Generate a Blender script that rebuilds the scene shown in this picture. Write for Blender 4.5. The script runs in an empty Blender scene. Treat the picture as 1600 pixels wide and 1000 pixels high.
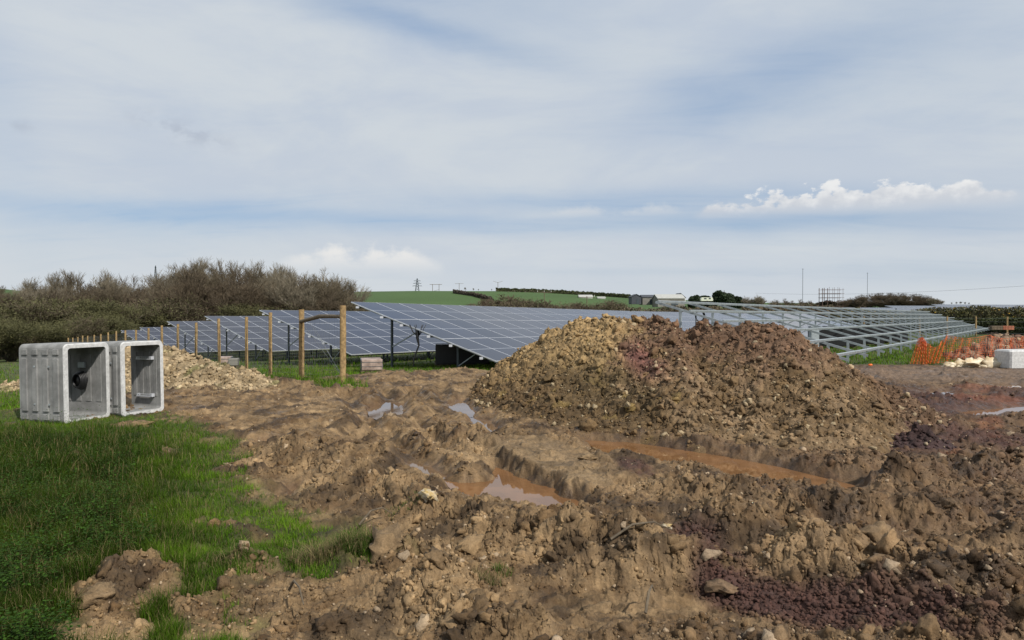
import bpy, math, random
import numpy as np
from mathutils import Vector, Matrix, Euler

R_ = math.radians
random.seed(7); rng = np.random.default_rng(11)
sc = bpy.context.scene
COL = sc.collection
F_, YH, CZ = 1105.0, 485.0, 1.85     # focal length in photo pixels, horizon row, eye height

# ------------------------------------------------------------------ camera
cam_d = bpy.data.cameras.new('camera'); cam = bpy.data.objects.new('camera', cam_d); COL.objects.link(cam)
cam.location = (0, 0, CZ)
cam.rotation_euler = (R_(90) - math.atan((500 - YH) / F_), 0, 0)
cam_d.sensor_width = 36; cam_d.lens = 36 * F_ / 1600
cam_d.clip_start = 0.05; cam_d.clip_end = 9000
sc.camera = cam

# ------------------------------------------------------------------ light
SUN_EL, SUN_AZ = R_(43), math.atan2(0.64, -0.77)     # azimuth measured clockwise from +Y
sd = bpy.data.lights.new('sun', 'SUN'); sun = bpy.data.objects.new('sun', sd); COL.objects.link(sun)
sv = Vector((math.sin(SUN_AZ) * math.cos(SUN_EL), math.cos(SUN_AZ) * math.cos(SUN_EL), math.sin(SUN_EL)))
sun.rotation_euler = sv.to_track_quat('Z', 'Y').to_euler()
sd.energy = 4.6; sd.angle = R_(0.9); sd.color = (1.0, 0.95, 0.88)

sc.view_settings.view_transform = 'Standard'
sc.view_settings.look = 'None'
sc.view_settings.exposure = 0.0
sc.view_settings.gamma = 1.0
sc.view_settings.use_curve_mapping = False
sc.render.engine = 'CYCLES'
sc.cycles.max_bounces = 5; sc.cycles.diffuse_bounces = 2; sc.cycles.glossy_bounces = 3
sc.cycles.transparent_max_bounces = 6; sc.cycles.transmission_bounces = 2
sc.cycles.caustics_reflective = False; sc.cycles.caustics_refractive = False

# ------------------------------------------------------------------ node helper
class NT:
    def __init__(s, tree): s.t = tree; s.n = tree.nodes; s.l = tree.links
    def new(s, typ, **kw):
        n = s.n.new(typ)
        for k, v in kw.items(): setattr(n, k, v)
        return n
    def put(s, sock, v):
        if isinstance(v, bpy.types.NodeSocket): s.l.new(v, sock)
        elif v is not None:
            if sock.type == 'RGBA' and isinstance(v, (tuple, list)) and len(v) == 3: v = (*v, 1)
            sock.default_value = v
    def m(s, op, a, b=None, c=None, clamp=False):
        n = s.new('ShaderNodeMath', operation=op, use_clamp=clamp)
        s.put(n.inputs[0], a)
        if b is not None: s.put(n.inputs[1], b)
        if c is not None: s.put(n.inputs[2], c)
        return n.outputs[0]
    def mix(s, f, a, b, blend='MIX'):
        n = s.new('ShaderNodeMix', data_type='RGBA', blend_type=blend); n.clamp_factor = True
        s.put(n.inputs[0], f); s.put(n.inputs[6], a); s.put(n.inputs[7], b)
        return n.outputs[2]
    def noise(s, vec, scale, detail=4, rough=0.55, dist=0.0, out=0):
        n = s.new('ShaderNodeTexNoise'); s.put(n.inputs['Vector'], vec)
        n.inputs['Scale'].default_value = scale; n.inputs['Detail'].default_value = detail
        n.inputs['Roughness'].default_value = rough; n.inputs['Distortion'].default_value = dist
        return n.outputs[out]
    def ramp(s, f, a, b, smooth=True):
        n = s.new('ShaderNodeMapRange'); n.interpolation_type = 'SMOOTHSTEP' if smooth else 'LINEAR'
        s.put(n.inputs[0], f); n.inputs[1].default_value = a; n.inputs[2].default_value = b
        return n.outputs[0]

# ------------------------------------------------------------------ sky
world = bpy.data.worlds.new('World'); sc.world = world; world.use_nodes = True
W = NT(world.node_tree); W.n.clear()
wo = W.new('ShaderNodeOutputWorld'); bg = W.new('ShaderNodeBackground'); bg.inputs[1].default_value = 0.1
W.l.new(bg.outputs[0], wo.inputs[0])
sky = W.new('ShaderNodeTexSky'); sky.sky_type = 'NISHITA'; sky.sun_disc = False
sky.sun_elevation = SUN_EL; sky.sun_rotation = SUN_AZ; sky.altitude = 50; sky.air_density = 1.0; sky.dust_density = 1.0; sky.ozone_density = 1.5
tc = W.new('ShaderNodeTexCoord')
sx = W.new('ShaderNodeSeparateXYZ'); W.l.new(tc.outputs['Generated'], sx.inputs[0])
X, Y, Z = sx.outputs
az = W.m('ARCTAN2', X, Y); el = W.m('ARCSINE', Z)
def sky_ae(px, py):
    a = math.atan((px - 800) / F_); return a, math.atan((YH - py) / F_ * math.cos(a))
def comb(a, b, c=0.0):
    n = W.new('ShaderNodeCombineXYZ'); W.put(n.inputs[0], a); W.put(n.inputs[1], b); W.put(n.inputs[2], c); return n.outputs[0]
zz = W.m('ADD', W.m('MAXIMUM', Z, 0.0), 0.12)
pu, pv = W.m('DIVIDE', X, zz), W.m('DIVIDE', Y, zz)
plane = comb(pu, pv)
ae = comb(az, el)
wob = W.m('MULTIPLY', W.m('SUBTRACT', W.noise(comb(az, W.m('MULTIPLY', el, 2.5)), 3.5, 6, .6), .5), 1.0)
wob2 = W.m('MULTIPLY', W.m('SUBTRACT', W.noise(comb(az, W.m('MULTIPLY', el, 5.0)), 5, 6, .6), .5), 1.0)
def band(p, q, w, wobble=0.05, fall=None):
    """soft streak of sky running from photo point p to q"""
    (a0, e0), (a1, e1) = sky_ae(*p), sky_ae(*q)
    ln = math.hypot(a1 - a0, e1 - e0); ca, sa = (a1 - a0) / ln, (e1 - e0) / ln
    da, de = W.m('SUBTRACT', az, (a0 + a1) / 2), W.m('SUBTRACT', el, (e0 + e1) / 2)
    u = W.m('ADD', W.m('MULTIPLY', da, ca), W.m('MULTIPLY', de, sa))
    v = W.m('ADD', W.m('MULTIPLY', de, ca), W.m('MULTIPLY', da, -sa))
    v = W.m('ADD', v, W.m('MULTIPLY', wob, wobble))
    g = W.m('ADD', W.m('POWER', W.m('ABSOLUTE', W.m('DIVIDE', u, ln * .55)), 2.0), W.m('POWER', W.m('ABSOLUTE', W.m('DIVIDE', v, w)), 2.0))
    return W.m('EXPONENT', W.m('MULTIPLY', g, -1.0))
def addall(*a):
    r = a[0]
    for b in a[1:]: r = W.m('ADD', r, b)
    return r
# openings in the veil where the blue comes through
streaks = W.noise(comb(W.m('ADD', pu, W.m('MULTIPLY', pv, .55)), W.m('MULTIPLY', pv, 3.0)), 1.1, 7, .62, .6)
gaps = addall(
    W.m('MULTIPLY', band((430, -20), (850, 95), .022, .05), .85),
    W.m('MULTIPLY', band((540, -60), (950, 40), .05, .06), .55),
    W.m('MULTIPLY', band((1020, 190), (1420, 30), .055, .10), .72),
    W.m('MULTIPLY', band((1250, 60), (1700, 60), .09, .1), .35),
    W.m('MULTIPLY', band((1000, 150), (1150, 165), .03, .06), .35),
    W.m('MULTIPLY', band((-100, 318), (760, 330), .017, .04), .55),
    W.m('MULTIPLY', band((0, 350), (420, 345), .030, .04), .5),
    W.m('MULTIPLY', band((700, 310), (1400, 300), .016, .03), .8),
    W.m('MULTIPLY', band((1000, 345), (1700, 345), .020, .03), .75),
    W.m('MULTIPLY', band((1300, 420), (1700, 430), .016, .02), .45),
    W.m('MULTIPLY', band((820, 425), (1250, 423), .006, .01), .3),
    W.m('MULTIPLY', band((380, 345), (1150, 352), .014, .04), .45),
    W.m('MULTIPLY', band((-100, 300), (1700, 318), .010, .02), .35),
    W.m('MULTIPLY', band((-60, 200), (60, 190), .16, .05), .30))
gapn = W.m('MULTIPLY', gaps, W.m('ADD', .45, W.m('MULTIPLY', streaks, 1.1)))
gapn = W.m('ADD', gapn, W.m('MULTIPLY', W.ramp(streaks, .50, .80), .22))
veil_a = (6.15, 6.65, 7.15); veil_b = (5.3, 5.95, 6.9)
veil = W.mix(W.ramp(W.noise(comb(W.m('MULTIPLY', az, 1.0), W.m('MULTIPLY', el, 3.2)), 2.6, 7, .6, .4), .36, .62), veil_b, veil_a)
# whiter, slightly creamy low on the horizon
low = W.m('EXPONENT', W.m('MULTIPLY', W.m('MAXIMUM', el, 0.0), -11.0))
veil = W.mix(W.m('MULTIPLY', low, .8), veil, (6.45, 6.85, 7.15))
nish = W.mix(1.0, sky.outputs[0], (1.0, 1.0, 1.0), 'MULTIPLY')
blue = W.mix(.7, nish, (3.4, 4.7, 6.7))
col = W.mix(W.m('MULTIPLY', gapn, .72, clamp=True), veil, blue)
# cumulus bank low on the right, and a soft bright patch left of centre
cn = W.noise(comb(az, W.m('MULTIPLY', el, 1.6)), 17, 7, .58)
cn2 = W.noise(comb(az, W.m('MULTIPLY', el, 1.3)), 44, 5, .55)
def cumulus(p, q, base_py, h, edge, tall=1.0):
    a0, e0 = sky_ae(p, base_py); a1, _ = sky_ae(q, base_py)
    u = W.m('DIVIDE', W.m('SUBTRACT', az, (a0 + a1) / 2), (a1 - a0) / 2)
    env = W.m('SUBTRACT', 1.0, W.m('POWER', W.m('ABSOLUTE', u), 3.0))
    top = W.m('MULTIPLY', env, W.m('ADD', W.m('MULTIPLY', W.m('SUBTRACT', cn, .30), h * 2.6 * tall), W.m('MULTIPLY', W.m('SUBTRACT', cn2, .5), h * .9)))
    d = W.m('SUBTRACT', el, e0)
    upper = W.ramp(W.m('SUBTRACT', top, d), 0.0, edge)
    lower = W.ramp(d, -h * .55, h * .25)
    return W.m('MULTIPLY', W.m('MULTIPLY', upper, lower), W.ramp(env, 0.0, .35)), W.m('DIVIDE', d, h)
c1, d1 = cumulus(1075, 1610, 331, .036, .008, 1.25)
c2, d2 = cumulus(810, 1100, 333, .020, .013)
c3, d3 = cumulus(430, 700, 402, .046, .03)
ccol = W.mix(W.ramp(W.m('ADD', d1, W.m('MULTIPLY', W.m('SUBTRACT', cn2, .5), 2.2)), -.2, .9), (6.2, 6.45, 6.9), (8.6, 8.6, 8.55))
col = W.mix(W.m('MULTIPLY', c2, .55), col, (7.0, 7.15, 7.3))
col = W.mix(W.m('MULTIPLY', c3, .9), col, (8.3, 8.2, 8.0))
col = W.mix(W.m('MULTIPLY', c1, .92), col, ccol)
# small grey scrap of cloud
g1 = W.m('MULTIPLY', band((225, 193), (350, 222), .012, .05), W.ramp(cn2, .40, .62))
g2 = W.m('MULTIPLY', band((10, 193), (55, 196), .006, .02), W.ramp(cn2, .35, .6))
col = W.mix(W.m('MULTIPLY', W.m('ADD', g1, W.m('MULTIPLY', g2, .7)), .6, clamp=True), col, (4.1, 4.6, 5.5))
below = W.ramp(Z, -.05, 0.0)
col = W.mix(below, (1.2, 1.1, .9), col)
W.l.new(col, bg.inputs[0])

# ------------------------------------------------------------------ numpy noise
def _h(ix, iy, seed):
    ix = ix.astype(np.int64).astype(np.uint32); iy = iy.astype(np.int64).astype(np.uint32)
    h = ix * np.uint32(374761393) + iy * np.uint32(668265263) + np.uint32((seed * 974711) & 0xffffffff)
    h = (h ^ (h >> np.uint32(13))) * np.uint32(1274126177)
    h ^= h >> np.uint32(16); h *= np.uint32(2246822519); h ^= h >> np.uint32(13)
    return h.astype(np.float64) / 4294967296.0
def gn(x, y, seed=0):
    x0, y0 = np.floor(x), np.floor(y); fx, fy = x - x0, y - y0
    u = fx * fx * fx * (fx * (fx * 6 - 15) + 10); v = fy * fy * fy * (fy * (fy * 6 - 15) + 10)
    def g(i, j):
        a = _h(x0 + i, y0 + j, seed) * 2 * np.pi
        return np.cos(a) * (fx - i) + np.sin(a) * (fy - j)
    return ((g(0, 0) * (1 - u) + g(1, 0) * u) * (1 - v) + (g(0, 1) * (1 - u) + g(1, 1) * u) * v) * 1.5
def fbm(x, y, seed=0, octv=4, gain=.5, lac=2.03):
    s = 0; a = 1; t = 0
    for o in range(octv):
        s = s + a * gn(x, y, seed + o * 17); t += a; a *= gain; x = x * lac + 3.1; y = y * lac - 1.7
    return s / t
def clodf(x, y, seed, r=.62):
    """field of lumps: one rounded lump of random height and size per cell"""
    x0, y0 = np.floor(x), np.floor(y); best = np.zeros_like(x)
    for i in (-1, 0, 1):
        for j in (-1, 0, 1):
            cx, cy = x0 + i, y0 + j
            px = cx + .15 + .7 * _h(cx, cy, seed); py = cy + .15 + .7 * _h(cx, cy, seed + 5)
            hh = _h(cx, cy, seed + 9); rr = r * (.45 + .75 * _h(cx, cy, seed + 13))
            d2 = ((x - px) ** 2 + (y - py) ** 2) / rr ** 2
            best = np.maximum(best, np.sqrt(np.clip(1 - d2, 0, 1)) * (hh ** 1.5) * rr / r)
    return best
def bil(x, y, seed, octv=6, gain=.56, lac=2.07):
    s = 0; a = 1; t = 0
    for o in range(octv):
        s = s + a * np.abs(gn(x, y, seed + o * 13)); t += a; a *= gain; x, y = x * lac * .8 - y * lac * .6 + 2.3, x * lac * .6 + y * lac * .8 - 4.1
    return s / t
def facet(x, y, seed, tilt=.8):
    """broken blocks: every cell is a flat face with its own height and tilt"""
    x0, y0 = np.floor(x), np.floor(y); bd = np.full(x.shape, 9.); h = np.zeros_like(x)
    for i in (-1, 0, 1):
        for j in (-1, 0, 1):
            cx, cy = x0 + i, y0 + j
            px = cx + _h(cx, cy, seed); py = cy + _h(cx, cy, seed + 5); dx, dy = x - px, y - py; d = dx * dx + dy * dy
            a = _h(cx, cy, seed + 9) ** 2; ta = _h(cx, cy, seed + 13) * 6.283; v = a + tilt * (dx * np.cos(ta) + dy * np.sin(ta)) * (.3 + .7 * a)
            k = d < bd; h = np.where(k, v, h); bd = np.where(k, d, bd)
    return h
def sst(a, b, x): t = np.clip((x - a) / (b - a), 0, 1); return t * t * (3 - 2 * t)

def w2(px, py, z=0.0):
    y = (CZ - z) * F_ / (py - YH); return ((px - 800) / F_ * y, y)
def at(px, py, y):             # point of the place at depth y seen at this photo pixel
    return Vector(((px - 800) / F_ * y, y, CZ - (py - YH) / F_ * y))
def poly_w(pts): return np.array([w2(*p) for p in pts])
def sdf(P, x, y):              # signed distance, positive inside
    d = np.full(x.shape, 1e9); s = np.zeros(x.shape, bool); n = len(P)
    for i in range(n):
        ax, ay = P[i]; bx, by = P[(i + 1) % n]
        ex, ey = bx - ax, by - ay; wx, wy = x - ax, y - ay
        t = np.clip((wx * ex + wy * ey) / (ex * ex + ey * ey + 1e-12), 0, 1)
        d = np.minimum(d, (wx - ex * t) ** 2 + (wy - ey * t) ** 2)
        c = ((ay > y) != (by > y)) & (x < (bx - ax) * (y - ay) / (by - ay + 1e-12) + ax)
        s ^= c
    d = np.sqrt(d); return np.where(s, d, -d)
def dline(P, x, y):
    d = np.full(x.shape, 1e9)
    for i in range(len(P) - 1):
        ax, ay = P[i]; bx, by = P[i + 1]; ex, ey = bx - ax, by - ay
        t = np.clip(((x - ax) * ex + (y - ay) * ey) / (ex * ex + ey * ey + 1e-12), 0, 1)
        d = np.minimum(d, (x - ax - ex * t) ** 2 + (y - ay - ey * t) ** 2)
    return np.sqrt(d)

# ------------------------------------------------------------------ terrain layout
RD = (math.sin(R_(37.5)), math.cos(R_(37.5)))      # direction the table rows run
def shake(x, y, z, a):
    """sideways displacement so that steep faces break up and overhang"""
    dx = fbm(x * 9 + z * 13, y * 9 - z * 11, 811, 4, .62); dy = fbm(x * 9 - z * 12, y * 9 + z * 14, 831, 4, .62)
    dz = fbm(x * 15 + z * 9, y * 15 + z * 7, 851, 3, .6)
    return x + a * dx, y + a * dy, z + a * .5 * dz
def terrain(x, y):             # broad shape of the land, no mud detail
    Rr = x * RD[0] + y * RD[1]; N = -x * RD[1] + y * RD[0]
    g = -.045 * np.maximum(N - 14, 0) * np.exp(-np.maximum(N - 90, 0) / 220.) - .0075 * np.clip(Rr - 16, 0, 140)
    g = np.maximum(g, -6.5 + 0 * g)
    r = np.hypot(x, y); a = np.arctan2(x, np.maximum(y, 1e-3) + 0 * x)
    tx = np.clip(np.tan(np.clip(a, -1.3, 1.3)) * F_ + 800, -1500, 3200)
    sk = np.interp(tx, [-1500, -100, 0, 100, 300, 500, 560, 650, 780, 850, 950, 1050, 1200, 1600, 3200], [450, 455, 458, 466, 472, 466, 457, 455.5, 455.5, 458, 463.5, 469, 474, 479, 480])
    top = CZ + (YH - sk) / F_ * 520 * np.cos(np.arctan((tx - 800) / F_)) / np.cos(np.arctan((tx - 800) / F_)) ** 1
    f = sst(170, 520, r)
    return g * (1 - f) + top * f - sst(560, 1500, r) * 12

PUD = {  # name: (outline in photo, level, depth)
 'a': ([(698, 748), (735, 752), (765, 748), (776, 728), (850, 756), (912, 786), (905, 806), (850, 799), (790, 785), (745, 783), (712, 768)], -.05, .15),
 'b': ([(920, 684), (985, 687), (1100, 703), (1200, 722), (1325, 750), (1335, 762), (1250, 758), (1180, 748), (1050, 726), (950, 705)], -.05, .16),
 'c': ([(578, 634), (602, 627), (629, 630), (622, 643), (600, 653), (582, 648)], -.05, .10),
 'd': ([(703, 630), (722, 625), (739, 640), (734, 647), (712, 643)], -.05, .10),
 'e': ([(738, 652), (760, 654), (777, 666), (770, 671), (745, 661)], -.05, .09),
 'f': ([(408, 688), (436, 685), (442, 695), (415, 698)], -.05, .08),
 'g': ([(448, 760), (472, 757), (480, 765), (455, 769)], -.05, .08),
 'h': ([(1452, 610), (1482, 609), (1484, 617), (1458, 618)], -.015, .08),
 'i': ([(1488, 613), (1532, 612), (1532, 618), (1490, 619)], -.015, .08),
 'j': ([(1505, 643), (1545, 640), (1610, 634), (1605, 642), (1530, 649)], -.015, .08),
 'k': ([(1556, 598), (1660, 598), (1660, 606), (1556, 604)], -.015, .08),
 'l': ([(640, 722), (668, 728), (690, 740), (672, 741), (648, 732)], -.045, .06),
 'm': ([(428, 771), (443, 771), (441, 780), (430, 779)], -.045, .06)}
for k_ in 'cdefglm':
    P_, lv_, dp_ = PUD[k_]; P_ = np.array(P_, float); q_ = P_.mean(0); PUD[k_] = ([tuple(v) for v in q_ + (P_ - q_) * (1.12 if k_ == 'c' else 1.2)], -.028, dp_)
PUD['a'] = (PUD['a'][0], -.038, .15)
PUDW = {k: (poly_w(v[0]), v[1], v[2]) for k, v in PUD.items()}
PSL = {'a': .12, 'b': .34, 'h': .55, 'i': .55, 'j': .55, 'k': .55}
PLAT = poly_w([(745, 704), (778, 719), (850, 752), (912, 783), (965, 765), (950, 735), (935, 722), (880, 698), (800, 692)])
BANK = poly_w([(778, 719), (850, 752), (912, 783)])
SLAB = poly_w([(935, 722), (990, 716), (1062, 742), (1050, 768), (960, 762)])
RUTS = [([(540, 700), (640, 668), (690, 640), (690, 605)], .07, .15), ([(300, 650), (430, 668), (560, 662), (650, 612)], .065, .15), ([(540, 620), (575, 660), (620, 700), (690, 745)], .085, .16),
        ([(640, 612), (700, 652), (790, 690), (940, 700)], .07, .15), ([(585, 655), (520, 690), (360, 690)], .08, .16),
        ([(1060, 880), (1300, 830), (1600, 850)], .06, .16), ([(1330, 752), (1480, 738), (1640, 735)], .05, .14),
        ([(700, 712), (655, 670), (625, 640), (600, 615)], .07, .14), ([(820, 960), (1100, 945), (1300, 990)], .05, .28),
        ([(1380, 620), (1500, 628), (1700, 625)], .05, .25), ([(1380, 585), (1500, 582), (1700, 580)], .04, .3),
        ([(1450, 660), (1550, 668), (1700, 664)], .07, .22)]
RUTW = [(poly_w(p), d, w) for p, d, w in RUTS]
BERM = [([(480, 765), (600, 785), (700, 826), (800, 850), (880, 862)], .07, .20), ([(1050, 776), (1150, 790), (1250, 810), (1400, 825), (1640, 860)], .09, .20),
        ([(850, 862), (950, 878), (1040, 888), (1100, 905)], .15, .20), ([(1130, 830), (1300, 880), (1450, 915), (1640, 965)], .10, .22),
        ([(560, 890), (640, 905), (720, 960), (760, 1010)], .13, .2), ([(60, 960), (190, 905), (340, 905)], .06, .2),
        ([(640, 672), (700, 690), (770, 705)], .06, .12), ([(1370, 760), (1500, 748), (1700, 748)], .08, .2),
        ([(1250, 905), (1400, 950), (1560, 1000)], .10, .2), 
        ([(430, 600), (500, 620), (590, 618)], .03, .15), ([(430, 720), (500, 740), (560, 760)], .05, .2),
        ([(930, 900), (1000, 905), (1060, 900)], .12, .12)]
BERMW = [(poly_w(p), d, w) for p, d, w in BERM]
GRASS = poly_w([(-900, 590), (15, 590), (40, 640), (120, 655), (258, 645), (330, 676), (385, 702), (378, 745), (440, 785), (498, 822), (590, 868), (598, 902), (500, 908), (420, 888), (405, 930), (345, 985), (330, 1060), (250, 1300), (-1500, 1300)])
BARE = [poly_w(p) for p in ([(85, 1060), (90, 975), (160, 905), (255, 898), (262, 920), (238, 960), (235, 1060)],
        [(300, 822), (330, 826), (420, 838), (442, 856), (430, 862), (330, 842)], [(238, 706), (262, 704), (280, 714), (256, 720)],
        [(170, 668), (230, 662), (238, 672), (180, 674)])]
PATCH = poly_w([(424, 586), (470, 597), (512, 612), (566, 617), (562, 602), (542, 592), (500, 593), (460, 588)])
RED = [(poly_w(p), w) for p, w in (([(1085, 848), (1120, 890), (1150, 930), (1230, 952), (1380, 968), (1520, 1010)], .21), ([(1120, 925), (1260, 965), (1420, 1000)], .18), ([(1400, 700), (1460, 680), (1600, 700)], .7), ([(1420, 640), (1520, 620), (1680, 620)], 1.5), ([(985, 735), (1010, 755)], .16))]
ORANGE = [poly_w(p) for p in ([(1480, 605), (1600, 603), (1590, 611), (1500, 611)], [(1490, 622), (1600, 624), (1600, 634), (1500, 634)], [(1522, 660), (1555, 660), (1560, 678), (1530, 680)], [(1480, 715), (1500, 713), (1502, 722), (1485, 722)], [(1545, 690), (1570, 688), (1572, 696)])]

BOXP = np.array([(-8.9, 11.6), (-7.2, 11.2), (-6.2, 12.3), (-6.1, 13.6), (-7.4, 13.9), (-8.8, 13.2)])
def grass_mask(x, y):
    j = fbm(x * 1.9, y * 1.9, 41, 5) * .55
    m = sst(-.22, .30, sdf(GRASS, x, y) + j) * (1 - .45 * sst(.9, .1, sdf(GRASS, x, y)) * sst(-.1, .3, fbm(x * 3.7, y * 3.7, 43, 3)))
    for b in BARE: m *= 1 - sst(-.10, .12, sdf(b, x, y) + j * .5)
    m = m * (1 - sst(.28, .5, fbm(x * 1.3, y * 1.3, 77, 4)) * .9)
    m = np.maximum(m, sst(-.12, .12, sdf(PATCH, x, y) + j * .6))
    yb = np.clip(20.6 + .33 * np.maximum(x, 0), 0, 25) + fbm(x * .5, y * .5, 5, 3) * 2.0
    far = sst(-.4, .5, y - yb)
    far = np.maximum(far, sst(0, .8, -x - 8.6 + j) * sst(12.5, 14.0, y + j))
    hp = np.exp(-((x + 7.5) ** 2 / 6 + (y - 19) ** 2 / 5))
    return np.maximum(m, far * (1 - .0 * hp))

def rough_mask(x, y):
    a = .32 + .35 * sst(-.25, .35, fbm(x * .6, y * .6, 90, 3))
    for P, d, w in BERMW: a = np.maximum(a, 1.15 * np.exp(-(dline(P, x, y) / (w * 2.0)) ** 2))
    for P, w in RED[:2]: a *= 1 - .3 * np.exp(-(dline(P, x, y) / w) ** 4)
    a *= 1 - .60 * sst(-.05, .08, sdf(PLAT, x, y)); a *= 1 - .55 * sst(-.05, .1, sdf(SLAB, x, y))
    for P, d, w in RUTW: a *= 1 - .6 * np.exp(-(dline(P, x, y) / (w * 1.1)) ** 2)
    a *= 1 - .55 * np.exp(-(dline(poly_w([(320, 650), (600, 650)]), x, y) / 1.3) ** 2)
    return a

def mud(x, y, fine=True):
    """height of the trampled ground; also returns grass mask, roughness and in-puddle mask"""
    z = terrain(x, y)
    near = 1 - sst(24, 34, np.hypot(x, y))
    gm = grass_mask(x, y); A = rough_mask(x, y) * near
    A = A * (1 - .8 * gm)
    pm = np.zeros_like(x)
    base = .05 * fbm(x * .7, y * .7, 1, 4) * near + .05 * (bil(x * 3.1, y * 3.1, 30, 4, .6) - .15) * near * (1 - .4 * sst(-.05, .05, sdf(PLAT, x, y)))
    base = base + (.030 * facet(x * 6.5 + .5 * gn(x * 5, y * 5, 71), y * 6.5 + .5 * gn(x * 5, y * 5, 72), 38, .6) + .018 * facet(x * 15 + .6 * gn(x * 12, y * 12, 73), y * 15 + .6 * gn(x * 12, y * 12, 74), 39, .6)) * near
    for P, d, w in RUTW:
        t = dline(P, x, y) + .05 * gn(x * 3, y * 3, 8)
        base = base - d * np.exp(-(t / w) ** 2) * near + .5 * d * np.exp(-((t - 1.7 * w) / (.6 * w)) ** 2)
    for P, d, w in BERMW:
        t = dline(P, x, y)
        base = base + d * np.exp(-(t / w) ** 2) * (.65 + .8 * fbm(x * 2.2, y * 2.2, 33, 3))
    pl = sdf(PLAT, x, y) + .20 * fbm(x * 2.2, y * 2.2, 12, 5)
    base = base + .105 * sst(-.03, .045, pl) * np.exp(-dline(BANK, x, y) / 1.6)
    sl = sdf(SLAB, x, y) + .22 * fbm(x * 3, y * 3, 13, 4)
    base = base + .07 * sst(-.015, .05, sl)
    wx, wy = x + .12 * fbm(x * 3, y * 3, 61, 3), y + .12 * fbm(x * 3, y * 3, 67, 3)
    fx_, fy_ = x + .07 * fbm(x * 6, y * 6, 63, 3), y + .07 * fbm(x * 6, y * 6, 69, 3)
    det = .060 * facet(fx_ * 3.4, fy_ * 3.4, 35, .5) * sst(.30, .8, A) + .060 * facet(fx_ * 7.5, fy_ * 7.5, 36) * sst(.2, .6, A) + .36 * (bil(wx * 1.7, wy * 1.7, 21, 7 if fine else 3, .60) - .12) + .06 * clodf(wx * 3.4, wy * 3.4, 3, .5) - .10 * sst(.22, .5, fbm(x * 2.3, y * 2.3, 27, 3)) * sst(.5, .8, A)
    if fine:
        wx, wy = x + .03 * gn(x * 14, y * 14, 62), y + .03 * gn(x * 14, y * 14, 68)
        det = det + .030 * facet(x * 17 + 1.2 * gn(x * 16, y * 16, 5), y * 17 + 1.2 * gn(x * 16, y * 16, 6), 37) + .016 * clodf(wx * 12.5, wy * 12.5, 14) + .012 * clodf(wx * 27, wy * 27, 15) + .075 * (bil(wx * 9, wy * 9, 24, 4, .66) - .15)
    det = det * A + .055 * (bil(x * 5, y * 5, 29, 5, .64) - .15) * near * (1 - .6 * sst(-.05, .05, sdf(PLAT, x, y)))
    # tyre tread marks in the track ruts
    for k in (0, 1, 2, 3, 7):
        P, d, w = RUTW[k]; t = dline(P, x, y)
        det = det + .013 * np.exp(-(t / (w * .8)) ** 4) * np.tanh(2.5 * np.sin((x * .7 + y) * 34 + 9 * t))
    pm = np.zeros_like(x); sink = 0
    for kk, (P, lv, dp) in PUDW.items():
        s = sdf(P, x, y) + .14 * fbm(x * 3.2, y * 3.2, 71, 5)
        k = sst(-.06 - PSL.get(kk, .22), .05, s); pm = np.maximum(pm, k)
    basez = base * (1 - pm) + det * (1 - .85 * pm)
    for kk, (P, lv, dp) in PUDW.items():
        s = sdf(P, x, y) + .14 * fbm(x * 3.2, y * 3.2, 71, 5)
        basez = basez + (lv - dp * .45) * sst(-.07 - PSL.get(kk, .12) * .6, .05, s)
    z = z + basez - .07 * sst(.0, .25, sdf(BOXP, x, y)) - .0 * gm + gm * .03 * fbm(x * 1.5, y * 1.5, 51, 3) * near
    return z, gm, A, pm

# ------------------------------------------------------------------ mesh helpers
def tagp(o, label=None, cat=None, group=None, kind=None):
    if label: o['label'] = label
    if cat: o['category'] = cat
    if group: o['group'] = group
    if kind: o['kind'] = kind
    return o
def empty(name, loc, rz=0):
    o = bpy.data.objects.new(name, None); o.location = loc; o.rotation_euler = (0, 0, rz); o.empty_display_size = .2
    COL.objects.link(o); return o
def link(name, me, parent=None, loc=(0, 0, 0), rot=(0, 0, 0)):
    o = bpy.data.objects.new(name, me); COL.objects.link(o); o.location = loc; o.rotation_euler = rot
    if parent is not None: o.parent = parent
    return o
def np_mesh(name, V, F, mats, col=None, smooth=False, mi=None):
    """V (n,3), F list of (m,k) index arrays; col per-vertex rgb"""
    me = bpy.data.meshes.new(name); V = np.asarray(V, np.float32)
    if not isinstance(F, list): F = [F]
    F = [np.asarray(f, np.int32) for f in F if len(f)]
    me.vertices.add(len(V)); me.vertices.foreach_set('co', V.ravel())
    loops = np.concatenate([f.ravel() for f in F]); tot = np.concatenate([np.full(len(f), f.shape[1], np.int32) for f in F])
    start = np.concatenate([[0], np.cumsum(tot)[:-1]]).astype(np.int32)
    me.loops.add(len(loops)); me.loops.foreach_set('vertex_index', loops)
    me.polygons.add(len(tot)); me.polygons.foreach_set('loop_start', start)
    try: me.polygons.foreach_set('loop_total', tot)
    except Exception: pass
    if smooth: me.polygons.foreach_set('use_smooth', np.ones(len(tot), bool))
    if mi is not None: me.polygons.foreach_set('material_index', np.asarray(mi, np.int32))
    me.update(calc_edges=True)
    if col is not None:
        a = me.color_attributes.new('Col', 'FLOAT_COLOR', 'POINT')
        c = np.ones((len(V), 4), np.float32); c[:, :col.shape[1]] = col
        a.data.foreach_set('color', c.ravel())
    for m in (mats if isinstance(mats, (list, tuple)) else [mats]): me.materials.append(m)
    return me
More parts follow.
